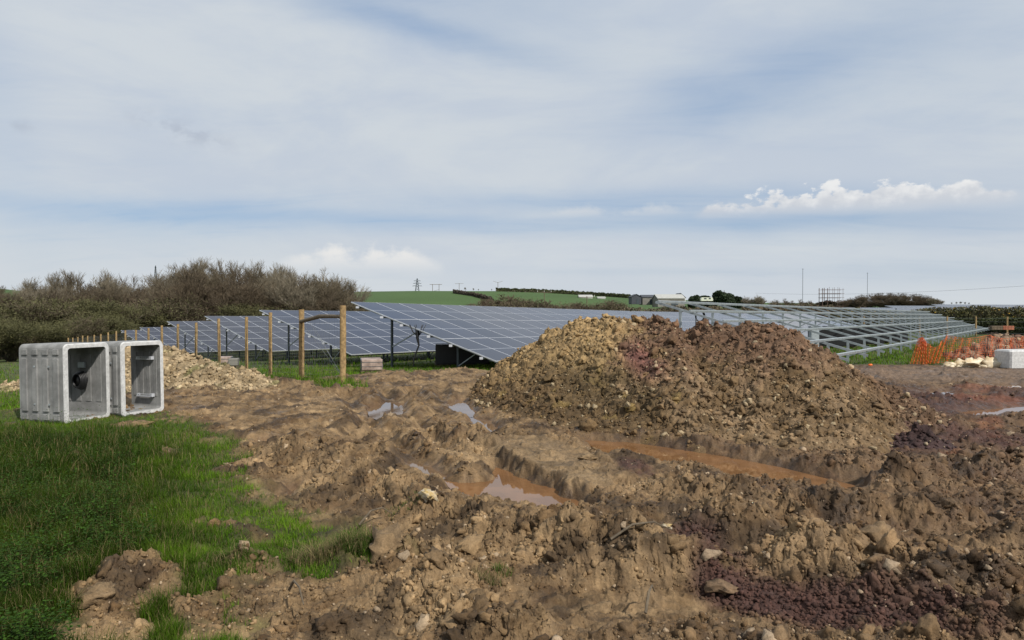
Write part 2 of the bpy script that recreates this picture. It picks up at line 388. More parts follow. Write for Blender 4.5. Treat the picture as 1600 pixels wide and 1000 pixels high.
class MB:
    """collects boxes, bars and tubes into one mesh"""
    def __init__(s): s.v = []; s.f = []; s.n = 0; s.mi = []
    def add(s, V, F, mi=0):
        V = np.asarray(V, float); s.v.append(V)
        for f in F: s.f.append([i + s.n for i in f]); s.mi.append(mi)
        s.n += len(V); return s
    def box(s, c, d, M=None, mi=0, bev=0.0):
        c = np.array(c, float); d = np.array(d, float) / 2
        if bev <= 0:
            V = np.array([[i, j, k] for i in (-1, 1) for j in (-1, 1) for k in (-1, 1)]) * d
            Fc = [(0, 1, 3, 2), (4, 6, 7, 5), (0, 4, 5, 1), (2, 3, 7, 6), (0, 2, 6, 4), (1, 5, 7, 3)]
        else:
            ring = []
            for z, ins in ((-d[2], bev), (-d[2] + bev, 0), (d[2] - bev, 0), (d[2], bev)):
                x, y, b = d[0] - ins, d[1] - ins, bev
                ring += [(x, y - b, z), (x - b, y, z), (-x + b, y, z), (-x, y - b, z), (-x, -y + b, z), (-x + b, -y, z), (x - b, -y, z), (x, -y + b, z)]
            V = np.array(ring); Fc = []
            for r in range(3):
                for i in range(8): Fc.append((r * 8 + i, r * 8 + (i + 1) % 8, r * 8 + 8 + (i + 1) % 8, r * 8 + 8 + i))
            Fc.append(tuple(range(7, -1, -1))); Fc.append(tuple(range(24, 32)))
        if M is not None: V = V @ np.array(M).T
        return s.add(V + c, Fc, mi)
    def bar(s, a, b, w, h=None, up=(0, 0, 1), mi=0):
        a = np.array(a, float); b = np.array(b, float); h = h or w
        t = b - a; L = np.linalg.norm(t); t /= L
        u = np.cross(t, up)
        if np.linalg.norm(u) < 1e-4: u = np.cross(t, (1, 0, 0))
        u /= np.linalg.norm(u); v = np.cross(u, t)
        M = np.stack([t, u, v], 1)
        return s.box((a + b) / 2, (L, w, h), M, mi)
    def tube(s, pts, rad, n=8, mi=0, caps=True):
        pts = [np.array(p, float) for p in pts]; rad = rad if hasattr(rad, '__len__') else [rad] * len(pts)
        V = []; F = []; pu = None
        for i, p in enumerate(pts):
            t = pts[min(i + 1, len(pts) - 1)] - pts[max(i - 1, 0)]; t /= np.linalg.norm(t) + 1e-12
            if pu is None:
                u = np.cross(t, (0, 0, 1)); u = np.cross(t, (1, 0, 0)) if np.linalg.norm(u) < .05 else u
            else: u = pu - t * np.dot(pu, t)
            u /= np.linalg.norm(u); pu = u; v = np.cross(t, u)
            for k in range(n):
                a = 2 * math.pi * k / n; V.append(p + rad[i] * (math.cos(a) * u + math.sin(a) * v))
            if i:
                for k in range(n): F.append(((i - 1) * n + k, (i - 1) * n + (k + 1) % n, i * n + (k + 1) % n, i * n + k))
        if caps: F.append(tuple(range(n - 1, -1, -1))); F.append(tuple((len(pts) - 1) * n + k for k in range(n)))
        return s.add(V, F, mi)
    def me(s, name, mats, smooth=False):
        me = bpy.data.meshes.new(name); V = np.concatenate(s.v)
        me.from_pydata(V.tolist(), [], s.f)
        for m in (mats if isinstance(mats, (list, tuple)) else [mats]): me.materials.append(m)
        me.polygons.foreach_set('material_index', s.mi)
        if smooth: me.polygons.foreach_set('use_smooth', [True] * len(s.f))
        me.update(); return me
    def build(s, name, mats, parent=None, loc=(0, 0, 0), rot=(0, 0, 0), smooth=False):
        return link(name, s.me(name, mats, smooth), parent, loc, rot)
def copy_tree(o, parent=None):
    c = o.copy(); COL.objects.link(c)
    if parent is not None: c.parent = parent
    for ch in list(o.children): copy_tree(ch, c)
    return c

# ------------------------------------------------------------------ materials
def mat(name, base, rough=.7, metal=0.0, var=.25, scale=8.0, bump=0.0, bscale=30.0, spec=.5, base2=None, coords='Object'):
    m = bpy.data.materials.new(name); m.use_nodes = True; T = NT(m.node_tree); T.n.clear()
    out = T.new('ShaderNodeOutputMaterial'); p = T.new('ShaderNodeBsdfPrincipled'); T.l.new(p.outputs[0], out.inputs[0])
    t = T.new('ShaderNodeTexCoord'); v = t.outputs[coords]
    n = T.noise(v, scale, 6, .6)
    b2 = base2 or tuple(c * (1 - var) for c in base); b1 = tuple(min(1, c * (1 + var * .6)) for c in base)
    T.put(p.inputs['Base Color'], T.mix(T.ramp(n, .3, .7), b2, b1))
    p.inputs['Roughness'].default_value = rough; p.inputs['Metallic'].default_value = metal; p.inputs['Specular IOR Level'].default_value = spec
    if bump > 0:
        b = T.new('ShaderNodeBump'); b.inputs['Strength'].default_value = bump; b.inputs['Distance'].default_value = .02
        T.put(b.inputs['Height'], T.noise(v, bscale, 6, .65)); T.l.new(b.outputs[0], p.inputs['Normal'])
    return m
def soil_mat(name, fine=60., bump=.9, wet=True, spec=.35):
    m = bpy.data.materials.new(name); m.use_nodes = True; T = NT(m.node_tree); T.n.clear()
    out = T.new('ShaderNodeOutputMaterial'); p = T.new('ShaderNodeBsdfPrincipled'); T.l.new(p.outputs[0], out.inputs[0])
    a = T.new('ShaderNodeVertexColor'); a.layer_name = 'Col'
    g = T.new('ShaderNodeNewGeometry'); v = g.outputs['Position']
    n1 = T.noise(v, 9, 8, .68); n2 = T.noise(v, fine, 5, .7); n3 = T.noise(v, 2.2, 5, .6)
    f = T.m('ADD', T.m('MULTIPLY', T.ramp(n1, .30, .70, False), .85), T.m('MULTIPLY', T.ramp(n2, .25, .75, False), .75))
    f = T.m('MULTIPLY', T.m('ADD', f, .28), T.m('ADD', .70, T.m('MULTIPLY', n3, .6)))
    hsv = T.new('ShaderNodeVectorMath', operation='SCALE'); T.l.new(a.outputs[0], hsv.inputs[0]); T.l.new(f, hsv.inputs[3])
    T.l.new(hsv.outputs[0], p.inputs['Base Color'])
    w = a.outputs[1]          # alpha carries wetness
    if wet:
        wn = T.m('MULTIPLY', w, T.ramp(T.noise(v, 5, 4, .6), .35, .6))
        T.put(p.inputs['Roughness'], T.m('SUBTRACT', .95, T.m('MULTIPLY', wn, .60)))
    else: p.inputs['Roughness'].default_value = .95
    p.inputs['Specular IOR Level'].default_value = spec
    b = T.new('ShaderNodeBump'); b.inputs['Strength'].default_value = bump; b.inputs['Distance'].default_value = .02
    h = T.m('ADD', T.m('MULTIPLY', n1, 1.4), T.m('MULTIPLY', n2, .5))
    T.put(b.inputs['Height'], h); T.l.new(b.outputs[0], p.inputs['Normal'])
    return m
M_soil = soil_mat('soil'); M_clod = soil_mat('clod', 80, .7)
M_field = mat('field_green', (.05, .10, .02), .95, 0, .3, .02)
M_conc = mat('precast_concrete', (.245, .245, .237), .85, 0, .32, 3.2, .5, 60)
M_concl = mat('pale_concrete', (.52, .52, .51), .85, 0, .2, 14, .5, 60)  # lighter concrete tone for the box end rims and the loose block
M_steel = mat('galvanised_steel', (.36, .40, .42), .5, .35, .2, 6, .1, 40, .5)
M_steeld = mat('dark_steel', (.06, .075, .085), .55, .3, .25, 6)
M_alu = mat('aluminium', (.62, .64, .68), .4, .4, .1, 5)
M_black = mat('black_plastic', (.012, .012, .013), .45, 0, .3, 10)
M_wood = mat('fresh_timber', (.33, .225, .105), .85, 0, .35, 12, .5, 50, .3, (.19, .125, .06))
M_woodd = mat('weathered_pole', (.13, .10, .065), .9, 0, .4, 14, .6, 50)
M_wire = mat('fence_wire', (.22, .23, .23), .5, .5, .1, 5)
M_orange = mat('orange_plastic', (.75, .15, .025), .6, 0, .25, 5)
M_bark = mat('bark', (.085, .07, .052), .95, 0, .35, 3, .3, 20)
M_twig = mat('twigs', (.120, .095, .058), .95, 0, .35, .5)
M_twigg = mat('grey_twigs', (.20, .170, .118), .95, 0, .3, .5)
M_twigo = mat('olive_twigs', (.10, .098, .038), .95, 0, .4, .6)
M_twigr = mat('red_brown_twigs', (.105, .078, .048), .95, 0, .35, .5)
M_leafd = mat('dark_evergreen', (.022, .040, .012), .8, 0, .5, .8)
M_leafo = mat('olive_leaves', (.085, .080, .026), .85, 0, .45, .8)
M_hedge = mat('hedge_leaves', (.052, .062, .018), .9, 0, .5, .8)
M_gorse = mat('gorse_flowers', (.42, .24, .015), .8, 0, .3, 2)
M_white = mat('white_render', (.66, .66, .62), .85, 0, .12, 1)
M_greyroof = mat('grey_roof_sheet', (.40, .40, .37), .7, 0, .15, 1)
M_slate = mat('slate_roof', (.05, .055, .065), .7, 0, .2, 1)
M_shed = mat('shed_cladding', (.20, .19, .165), .8, 0, .2, .5)
M_sack = mat('white_sack', (.62, .55, .42), .85, 0, .28, 3, .4, 12, .4, (.42, .30, .15))
M_wrap = mat('wrapped_crate', (.34, .26, .215), .5, 0, .4, 4, .2, 14, .5, (.17, .12, .095))
M_wrapd = mat('grey_film', (.10, .10, .10), .3, 0, .5, 9, .3, 14)
M_brick = mat('brick', (.30, .11, .06), .9, 0, .3, 8)
M_rust = mat('scaffold_tube', (.12, .075, .06), .7, .2, .3, 3)
M_rock = mat('pale_rock', (.27, .21, .135), .9, 0, .45, 9, .8, 30)
M_rockw = mat('white_yellow_rock', (.52, .46, .36), .9, 0, .2, 14, .8, 30, .4, (.42, .28, .08))
M_cavan = mat('caravan_paint', (.60, .62, .50), .5, 0, .1, 1)

def grass_mat(name):
    m = bpy.data.materials.new(name); m.use_nodes = True; T = NT(m.node_tree); T.n.clear()
    out = T.new('ShaderNodeOutputMaterial'); p = T.new('ShaderNodeBsdfPrincipled'); tr = T.new('ShaderNodeBsdfTranslucent'); mx = T.new('ShaderNodeMixShader')
    a = T.new('ShaderNodeVertexColor'); a.layer_name = 'Col'
    T.l.new(a.outputs[0], p.inputs['Base Color']); T.l.new(a.outputs[0], tr.inputs[0]); p.inputs['Roughness'].default_value = .75; p.inputs['Specular IOR Level'].default_value = .12
    mx.inputs[0].default_value = .3; T.l.new(p.outputs[0], mx.inputs[1]); T.l.new(tr.outputs[0], mx.inputs[2]); T.l.new(mx.outputs[0], out.inputs[0])
    return m
M_grass = grass_mat('grass_blade')

def water_mat(name, colr, rough):
    m = bpy.data.materials.new(name); m.use_nodes = True; T = NT(m.node_tree); T.n.clear()
    out = T.new('ShaderNodeOutputMaterial'); p = T.new('ShaderNodeBsdfPrincipled'); T.l.new(p.outputs[0], out.inputs[0])
    g = T.new('ShaderNodeNewGeometry'); v = g.outputs['Position']
    T.put(p.inputs['Base Color'], T.mix(T.ramp(T.noise(v, 2.5, 4), .35, .65), tuple(c * .75 for c in colr), colr))
    p.inputs['Roughness'].default_value = rough; p.inputs['IOR'].default_value = 1.36
    b = T.new('ShaderNodeBump'); b.inputs['Strength'].default_value = .04; b.inputs['Distance'].default_value = .01
    T.put(b.inputs['Height'], T.noise(v, 9, 3)); T.l.new(b.outputs[0], p.inputs['Normal'])
    return m
M_wato = water_mat('orange_muddy_water', (.21, .105, .045), .03)
M_watb = water_mat('brown_muddy_water', (.17, .105, .06), .03)

def panel_mat():
    m = bpy.data.materials.new('solar_glass'); m.use_nodes = True; T = NT(m.node_tree); T.n.clear()
    out = T.new('ShaderNodeOutputMaterial'); p = T.new('ShaderNodeBsdfPrincipled'); T.l.new(p.outputs[0], out.inputs[0])
    t = T.new('ShaderNodeTexCoord'); s = T.new('ShaderNodeSeparateXYZ'); T.l.new(t.outputs['Object'], s.inputs[0])
    x, y = s.outputs[0], s.outputs[1]
    def line(c, pitch, w, off=0.0):
        q = T.m('ABSOLUTE', T.m('SUBTRACT', T.m('FRACT', T.m('DIVIDE', T.m('ADD', c, 50 * pitch + off), pitch)), .5))
        return T.m('GREATER_THAN', q, .5 - w / pitch / 2)
    cell = T.m('MAXIMUM', line(x, .181, .006, .0905 - .0905), line(y, .0935, .004))
    mid = T.m('LESS_THAN', T.m('ABSOLUTE', y), .011)
    oi = T.new('ShaderNodeObjectInfo')
    tone = T.m('ADD', .85, T.m('MULTIPLY', oi.outputs['Random'], .3))
    b0 = T.mix(T.m('MULTIPLY', cell, .35), (.016, .018, .034), (.13, .14, .18))
    sc_ = T.new('ShaderNodeVectorMath', operation='SCALE'); T.l.new(b0, sc_.inputs[0]); T.l.new(tone, sc_.inputs[3])
    c = T.mix(mid, sc_.outputs[0], (.42, .44, .48))
    T.put(p.inputs['Base Color'], c); p.inputs['Roughness'].default_value = .16; p.inputs['IOR'].default_value = 1.30
    g = T.new('ShaderNodeNewGeometry')
    T.put(p.inputs['Roughness'], T.m('ADD', .03, T.m('MULTIPLY', T.noise(g.outputs['Position'], .9, 4), .08)))
    return m
M_pv = panel_mat()

# ------------------------------------------------------------------ ground sheet (one mesh out to the horizon)
def soil_colour(x, y, z, gm, A, pm):
    n1 = fbm(x * .9, y * .9, 101, 4); n2 = fbm(x * 3.2, y * 3.2, 102, 4); n3 = fbm(x * 9, y * 9, 103, 3)
    tan_ = np.array([.255, .172, .090]); brown = np.array([.078, .045, .019]); dark = np.array([.024, .014, .007])
    k = np.clip(.49 + .8 * n1 + .7 * n2 + .5 * n3, 0, 1)[:, None]
    c = brown * (1 - k) + tan_ * k
    # wetter and darker soil towards the right of the site
    dk = sst(.5, 6.5, x + n2 * .9 + .12 * y)[:, None] * .55
    c = c * (1 - dk) + np.array([.070, .037, .022]) * dk
    d2 = sst(.18, .50, fbm(x * 1.7, y * 1.7, 105, 4) + .18)[:, None] * .72
    c = c * (1 - d2) + dark * d2
    for P, w in RED:
        q = (np.exp(-(dline(P, x, y) / w) ** 4) * sst(-.45, .0, n2 + .1))[:, None] * .9
        c = c * (1 - q) + np.array([.062, .030, .023]) * q
    for P in ORANGE:
        q = sst(-.10, .10, sdf(P, x, y) + n2 * .25)[:, None] * .38
        c = c * (1 - q) + np.array([.19, .065, .032]) * q
    # pale, gravelly track along the top of the right side
    q = (np.exp(-((y - 20.5) / 2.6) ** 4) * sst(8, 10, x))[:, None] * .6
    c = c * (1 - q) + np.array([.16, .115, .085]) * q
    pl = (sst(-.12, .12, sdf(PLAT, x, y) + .2 * n2))[:, None] * .4
    c = c * (1 - pl) + np.array([.215, .152, .085]) * pl
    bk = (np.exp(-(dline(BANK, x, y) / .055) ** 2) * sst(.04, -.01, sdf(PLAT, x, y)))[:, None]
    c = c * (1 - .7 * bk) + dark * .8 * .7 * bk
    p2 = (pm ** 3)[:, None]; c = c * (1 - .75 * p2) + np.array([.085, .045, .022]) * .75 * p2
    c = c * np.array([.95, .94, .92])
    gg = np.array([.034, .056, .010]) * (1 + .5 * n2)[:, None] + np.array([.03, .018, .006]) * np.clip(n1 * 2, 0, 1)[:, None]
    g = np.clip(gm, 0, 1)[:, None] * .85
    r = np.hypot(x, y); far = sst(60, 160, r)[:, None]
    gfar = np.array([.045, .084, .020]) * (1 + .25 * fbm(x * .02, y * .02, 9, 3))[:, None]
    c = c * (1 - g) + gg * g
    c = c * (1 - far) + gfar * far
    wet = np.clip(.35 + .9 * sst(.0, .5, -n1) + pm, 0, 1) * (1 - gm) * (1 - far[:, 0])
    return c, wet

angs = np.concatenate([np.radians(np.linspace(-180, -64, 40)[:-1]), np.radians(np.linspace(-64, -40, 60)[:-1]), np.linspace(math.radians(-40), math.radians(40), 960), np.radians(np.linspace(40, 64, 60)[1:]), np.radians(np.linspace(64, 180, 40)[1:])])
rad = [.6]
while rad[-1] < 4200:
    r = rad[-1]; rad.append(r + (.05 if r < 2.2 else .0031 * r if r < 13 else .0045 * r if r < 26 else .02 * r if r < 120 else .05 * r))
rad = np.array(rad)
AA, RR = np.meshgrid(angs, rad); gx = (RR * np.sin(AA)).ravel(); gy = (RR * np.cos(AA)).ravel()
gz, gmk, gA, gpm = mud(gx, gy)
gc, gw = soil_colour(gx, gy, gz, gmk, gA, gpm)
na, nr = len(angs), len(rad)
# crumbling: nothing stands steeper than loose wet soil can, apart from the cut bank of the trench
Zg = gz.reshape(nr, na).copy(); dR = np.diff(rad)[:, None]; dT = rad[:, None] * np.diff(angs)[None]
SL = (1.25 + .9 * np.clip(fbm(gx * 2, gy * 2, 909, 3) + .3, 0, 1) + 3.5 * np.exp(-(dline(BANK, gx, gy) / .10) ** 2)).reshape(nr, na)
for _ in range(30):
    Zg[:-1] = np.minimum(Zg[:-1], Zg[1:] + SL[:-1] * dR); Zg[1:] = np.minimum(Zg[1:], Zg[:-1] + SL[1:] * dR)
    Zg[:, :-1] = np.minimum(Zg[:, :-1], Zg[:, 1:] + SL[:, :-1] * dT); Zg[:, 1:] = np.minimum(Zg[:, 1:], Zg[:, :-1] + SL[:, 1:] * dT)
gz = Zg.ravel().copy()
def zg(x, y):
    r = np.clip(np.hypot(x, y), rad[0], rad[-2]); a = np.arctan2(x, y)
    i = np.clip(np.searchsorted(rad, r) - 1, 0, nr - 2); j = np.clip(np.searchsorted(angs, a) - 1, 0, na - 2)
    u = (r - rad[i]) / (rad[i + 1] - rad[i]); v = (a - angs[j]) / (angs[j + 1] - angs[j])
    return (Zg[i, j] * (1 - u) + Zg[i + 1, j] * u) * (1 - v) + (Zg[i, j + 1] * (1 - u) + Zg[i + 1, j + 1] * u) * v
def masks(x, y):
    gm = grass_mask(x, y); A = rough_mask(x, y) * (1 - sst(24, 34, np.hypot(x, y))) * (1 - .8 * gm); pm = np.zeros_like(x)
    for kk, (P, lv, dp) in PUDW.items():
        pm = np.maximum(pm, sst(-.06 - PSL.get(kk, .22), .05, sdf(P, x, y) + .14 * fbm(x * 3.2, y * 3.2, 71, 5)))
    return zg(x, y), gm, A, pm
ii = (np.arange(nr - 1)[:, None] * na + np.arange(na - 1)[None]).ravel()
quads = np.stack([ii, ii + 1, ii + 1 + na, ii + na], 1)[:, ::-1]
gcol = np.concatenate([gc, gw[:, None]], 1)
sa = .052 * np.clip(gA * 1.3, 0, 1) * (1 - gpm) * (1 - sst(14, 24, np.hypot(gx, gy)))
gx, gy, gz = shake(gx, gy, gz, sa)
ground = link('ground', np_mesh('ground', np.stack([gx, gy, gz], 1), quads, M_soil, gcol, smooth=True))
ground['kind'] = 'structure'
def gz_at(x, y):
    return float(zg(np.array([float(x)]), np.array([float(y)]))[0])
def tz(x, y): return float(terrain(np.array([float(x)]), np.array([float(y)]))[0])

# ------------------------------------------------------------------ puddles
for k, (P, lv, dp) in PUDW.items():
    c = P.mean(0); Q = c + (P - c) * 1.0; n = len(Q); cen = Q.mean(0)
    out = []
    for i in range(n):
        e = Q[i] - cen; L = np.linalg.norm(e); out.append(Q[i] + e / L * .10)
    m_ = M_wato if k in 'abj' else M_watb
    lvz = lv + float(terrain(cen[:1], cen[1:2])[0]) - .004
    V = np.array([[cen[0], cen[1], lvz]] + [[q[0], q[1], lvz] for q in out])
    Fc = np.array([[0, 1 + i, 1 + (i + 1) % n] for i in range(n)])
    if sum((out[i][0] * out[(i + 1) % n][1] - out[(i + 1) % n][0] * out[i][1]) for i in range(n)) < 0: Fc = Fc[:, ::-1]
    o = link('puddle', np_mesh('puddle', V, Fc, m_)); o['kind'] = 'structure'

# ------------------------------------------------------------------ clods (shared lump shapes)
def ico(sub):
    import bmesh
    bm = bmesh.new(); bmesh.ops.create_icosphere(bm, subdivisions=sub, radius=1.0); bm.verts.ensure_lookup_table()
    V = np.array([v.co[:] for v in bm.verts]); F = np.array([[v.index for v in f.verts] for f in bm.faces]); bm.free(); return V, F
def lump(V, seed, amp=.45, freq=1.6, cuts=4):
    r = np.random.default_rng(seed); o = r.uniform(0, 50, 6); V = V.copy()
    n = fbm(V[:, 0] * freq + o[0], V[:, 1] * freq + V[:, 2] * freq * .8 + o[1], seed, 3) + fbm(V[:, 2] * freq + o[2], V[:, 0] * freq - V[:, 1] * freq * .7 + o[3], seed + 3, 3)
    V = V * (1 + amp * n[:, None])
    if len(V) > 100: V = V * (1 + .16 * np.abs(fbm(V[:, 0] * 5 + o[4], V[:, 1] * 5 + V[:, 2] * 4, seed + 7, 2))[:, None] + .10 * fbm(V[:, 2] * 8 + o[5], V[:, 0] * 8 - V[:, 1] * 6, seed + 9, 2)[:, None])
    for _ in range(cuts):      # broken faces
        d = r.normal(size=3); d /= np.linalg.norm(d); h = r.uniform(.45, .8); s = V @ d
        V = V - np.outer(np.maximum(s - h, 0) * .85, d)
    return V * np.array([1, r.uniform(.65, .95), r.uniform(.5, .85)])
I1, I2, I3 = ico(1), ico(2), ico(3)
LS = [(lump(I1[0], i, .8, 1.7, 4), I1[1]) for i in range(10)]
def crumb(V, seed, g=1.25):
    r = np.random.default_rng(seed); o = r.uniform(0, 50, 4); a = V[:, 0] * 4 + V[:, 2] * 3; b = V[:, 1] * 4 - V[:, 2] * 3.3; c = V[:, 2] * 5 + V[:, 0] * 2
    k = bil(a + o[0], b + o[1], seed, 3, .7) + bil(c + o[2], a * .7 - b * .7 + o[3], seed + 1, 3, .7)
    return V * (.58 + (1.25 - g) * .34 + g * k[:, None])
LM = [(crumb(lump(I2[0], 50 + i, .7, 1.9, 3), 640 + i), I2[1]) for i in range(12)]
LB = [(crumb(lump(I3[0], 90 + i, .6, 2.3, 3), 700 + i, .85), I3[1]) for i in range(8)]
def scatter(P, S, C, lib, sink=.25):
    """one mesh holding a lump per point"""
    Vs, Fs, Cs = [], [], []; off = 0
    n = len(P); pick = rng.integers(0, len(lib), n); nv = len(lib[0][0])
    q = rng.normal(size=(n, 4)); q[:, 1:3] *= .45; q /= np.linalg.norm(q, axis=1)[:, None]
    w, x, y, z = q.T
    Rm = np.stack([1 - 2 * (y * y + z * z), 2 * (x * y - z * w), 2 * (x * z + y * w), 2 * (x * y + z * w), 1 - 2 * (x * x + z * z), 2 * (y * z - x * w), 2 * (x * z - y * w), 2 * (y * z + x * w), 1 - 2 * (x * x + y * y)], 1).reshape(n, 3, 3)
    LV = np.stack([l[0] for l in lib]); 
    V = np.einsum('nij,nvj->nvi', Rm, LV[pick]) * S[:, None, None] + (P + np.array([0, 0, 1]) * (S * (.5 - sink))[:, None])[:, None]
    LF = np.stack([l[1] for l in lib])[pick] + (np.arange(n) * nv)[:, None, None]
    Cc = np.repeat(C[:, None], nv, 1)
    return V.reshape(-1, 3), LF.reshape(-1, 3), Cc.reshape(-1, C.shape[1])
def join(parts):
    off = 0; V, F, C = [], [], []
    for v, f, c in parts: V.append(v); F.append(f + off); C.append(c); off += len(v)
    return np.concatenate(V), np.concatenate(F), np.concatenate(C)
def cand_px(n, x0, x1, y0, y1):
    px = rng.uniform(x0, x1, n); py = rng.uniform(y0, y1, n); y = CZ * F_ / (py - YH); return (px - 800) / F_ * y, y
parts = []
# dense small crumbs, fewer bigger clods, over the churned ground
for n, lo, hi, lib, pw, (a, b, c_, d), thr in ((20000, .006, .018, LS, 2.6, (230, 1700, 598, 780), .20), (2600, .018, .05, LM, 3.0, (230, 1700, 600, 780), .26), (36000, .005, .013, LS, 2.0, (-150, 1750, 640, 1080), .30), (15000, .010, .032, LS, 2.6, (-150, 1750, 580, 1000), .32),
                                            (4600, .018, .055, LM, 2.8, (-150, 1750, 620, 1100), .50), (260, .035, .10, LB, 2.2, (0, 1750, 680, 1060), .62)):
    x, y = cand_px(n, a, b, c_, d)
    z, gm, A, pm = masks(x, y)
    cl = fbm(x * 2.5, y * 2.5, 300, 3)
    keep = (A * rng.uniform(.55, 1.35, n) + .35 * cl > thr) & (pm < .25) & ((gm < .45) | (rng.uniform(size=n) < .12)) & ((sdf(PLAT, x, y) < -.05) | (rng.uniform(size=n) < .25))
    x, y, z, gm, A = x[keep], y[keep], z[keep], gm[keep], A[keep]
    s = lo + (hi - lo) * rng.uniform(size=len(x)) ** (pw + .5)
    c, w = soil_colour(x, y, z, gm * 0, A, pm[keep] * 0)
    t = rng.uniform(size=len(x))[:, None]
    c = c * (.75 + .75 * rng.uniform(size=(len(x), 1))); c = np.where((t > .93) & (lib is not LB), c * .35 + np.array([.33, .25, .165]) * .75, c)
    cc = np.concatenate([c, (w * .6)[:, None]], 1)
    parts.append(scatter(np.stack([x, y, z], 1), s, cc, lib, .25 if lib is LS else .52))
x, y = cand_px(16000, 1040, 1700, 835, 1030); z, gm, A, pm = masks(x, y)
q = sum(np.exp(-(dline(P, x, y) / w) ** 4) for P, w in RED[:2]) > rng.uniform(.3, .9, len(x)); x, y, z, A = x[q], y[q], z[q], A[q]
c, w = soil_colour(x, y, z, A * 0, A, A * 0)
parts.append(scatter(np.stack([x, y, z], 1), .006 + .022 * rng.uniform(size=len(x)) ** 3, np.concatenate([c * rng.uniform(.7, 1.3, (len(x), 1)), w[:, None] * .3], 1), LS))
V, F, C = join(parts)
o = link('soil_clods', np_mesh('soil_clods', V, F, M_clod, C, smooth=False))
tagp(o, 'loose brown clods and stones strewn over the churned mud', 'soil', kind='stuff')

# ------------------------------------------------------------------ spoil heaps
def make_heap(name, ridge, rx, ryf, ryb, colfun, label, x0, x1, y0, y1, step, stones, seed, rough=1.0, parts_=True, power=1.2, skew=0.0):
    rp = np.array([[*at(px, py, d)] for px, py, d in ridge])
    t = np.linspace(0, len(rp) - 1, len(rp) * 7); ti = np.clip(t.astype(int), 0, len(rp) - 2); fr = (t - ti)[:, None]
    rs = rp[ti] * (1 - fr) + rp[ti + 1] * fr
    def hf(x, y, fine=True):
        g = terrain(x, y); best = np.zeros_like(x)
        wx = x + .25 * fbm(x * .9, y * .9, seed + 2, 3); wy = y + .25 * fbm(x * .9, y * .9, seed + 3, 3)
        for p in rs:
            dy = wy - p[1]; dx = wx - p[0]
            sc_ = .55 + .45 * p[2] / 1.7
            dd = np.sqrt((dx / (rx * sc_)) ** 2 + np.where(dy < 0, dy / (ryf * sc_ * (1 - skew * float(sst(3.8, 6.0, p[0])))), dy / (ryb * sc_)) ** 2)
            h = (p[2] + .02) * np.clip(1 - dd, 0, 1) ** power
            best = np.maximum(best, h)
        k = sst(.0, .25, best)
        fx_, fy_ = x + .08 * fbm(x * 5, y * 5, seed + 30, 3), y + .08 * fbm(x * 5, y * 5, seed + 31, 3)
        det = rough * (.16 * fbm(x * .9, y * .6, seed + 11, 3) + .05 * facet(fx_ * 3.4, fy_ * 3.4, seed + 32, .5) + .05 * facet(fx_ * 8, fy_ * 8, seed + 33) + .26 * (bil(x * 1.9, y * 1.9, seed + 7, 7 if fine else 3, .62) - .12) + .04 * clodf(x * 7, y * 7, seed + 8))
        if fine: det = det + rough * (.028 * facet(fx_ * 18, fy_ * 18, seed + 34) + .026 * clodf(x * 17, y * 17, seed + 9) + .020 * fbm(x * 12, y * 12, seed + 10, 3))
        return g + best + det * k - .07 * rough * k - .10 * (1 - sst(0, .06, best)), best
    xs = np.arange(x0, x1, step); ys = np.arange(y0, y1, step); XX, YY = np.meshgrid(xs, ys); x = XX.ravel(); y = YY.ravel()
    z, best = hf(x, y)
    c = colfun(x, y, z); n = len(xs)
    i0 = (np.arange(len(ys) - 1)[:, None] * n + np.arange(n - 1)[None]).ravel()
    q = np.stack([i0, i0 + 1, i0 + 1 + n, i0 + n], 1); q = q[(best[q] > .001).any(1)]
    used = np.unique(q); remap = np.zeros(len(x), int); remap[used] = np.arange(len(used))
    cc = np.concatenate([c, np.full((len(x), 1), .15)], 1)
    x, y, z = shake(x, y, z, .08 * sst(0, .2, best))
    me = np_mesh(name, np.stack([x, y, z], 1)[used], remap[q], M_soil, cc[used], smooth=True)
    o = link(name, me); tagp(o, label, 'soil heap')
    ps = []
    for nn, lo, hi, lib, pw in stones:
        x = rng.uniform(x0, x1, nn); y = rng.uniform(y0, y1, nn); z, b = hf(x, y)
        kp = b > .03; x, y, z = x[kp], y[kp], z[kp]; c = colfun(x, y, z)
        s = lo + (hi - lo) * rng.uniform(size=len(x)) ** pw; t = rng.uniform(size=(len(x), 1))
        c = c * (.8 + .8 * t); t2 = rng.uniform(size=(len(x), 1)); c = np.where((t2 > .86) & (lib is not LB), c * .45 + np.array([.36, .29, .18]) * .65, c)
        ps.append(scatter(np.stack([x, y, z], 1), s, np.concatenate([c, np.full((len(x), 1), .1)], 1), lib, .3))
    V, F, C = join(ps)
    st = link('stones', np_mesh('stones', V, F, M_clod, C, smooth=False)); st.parent = o; st['kind'] = 'stuff'
    return hf
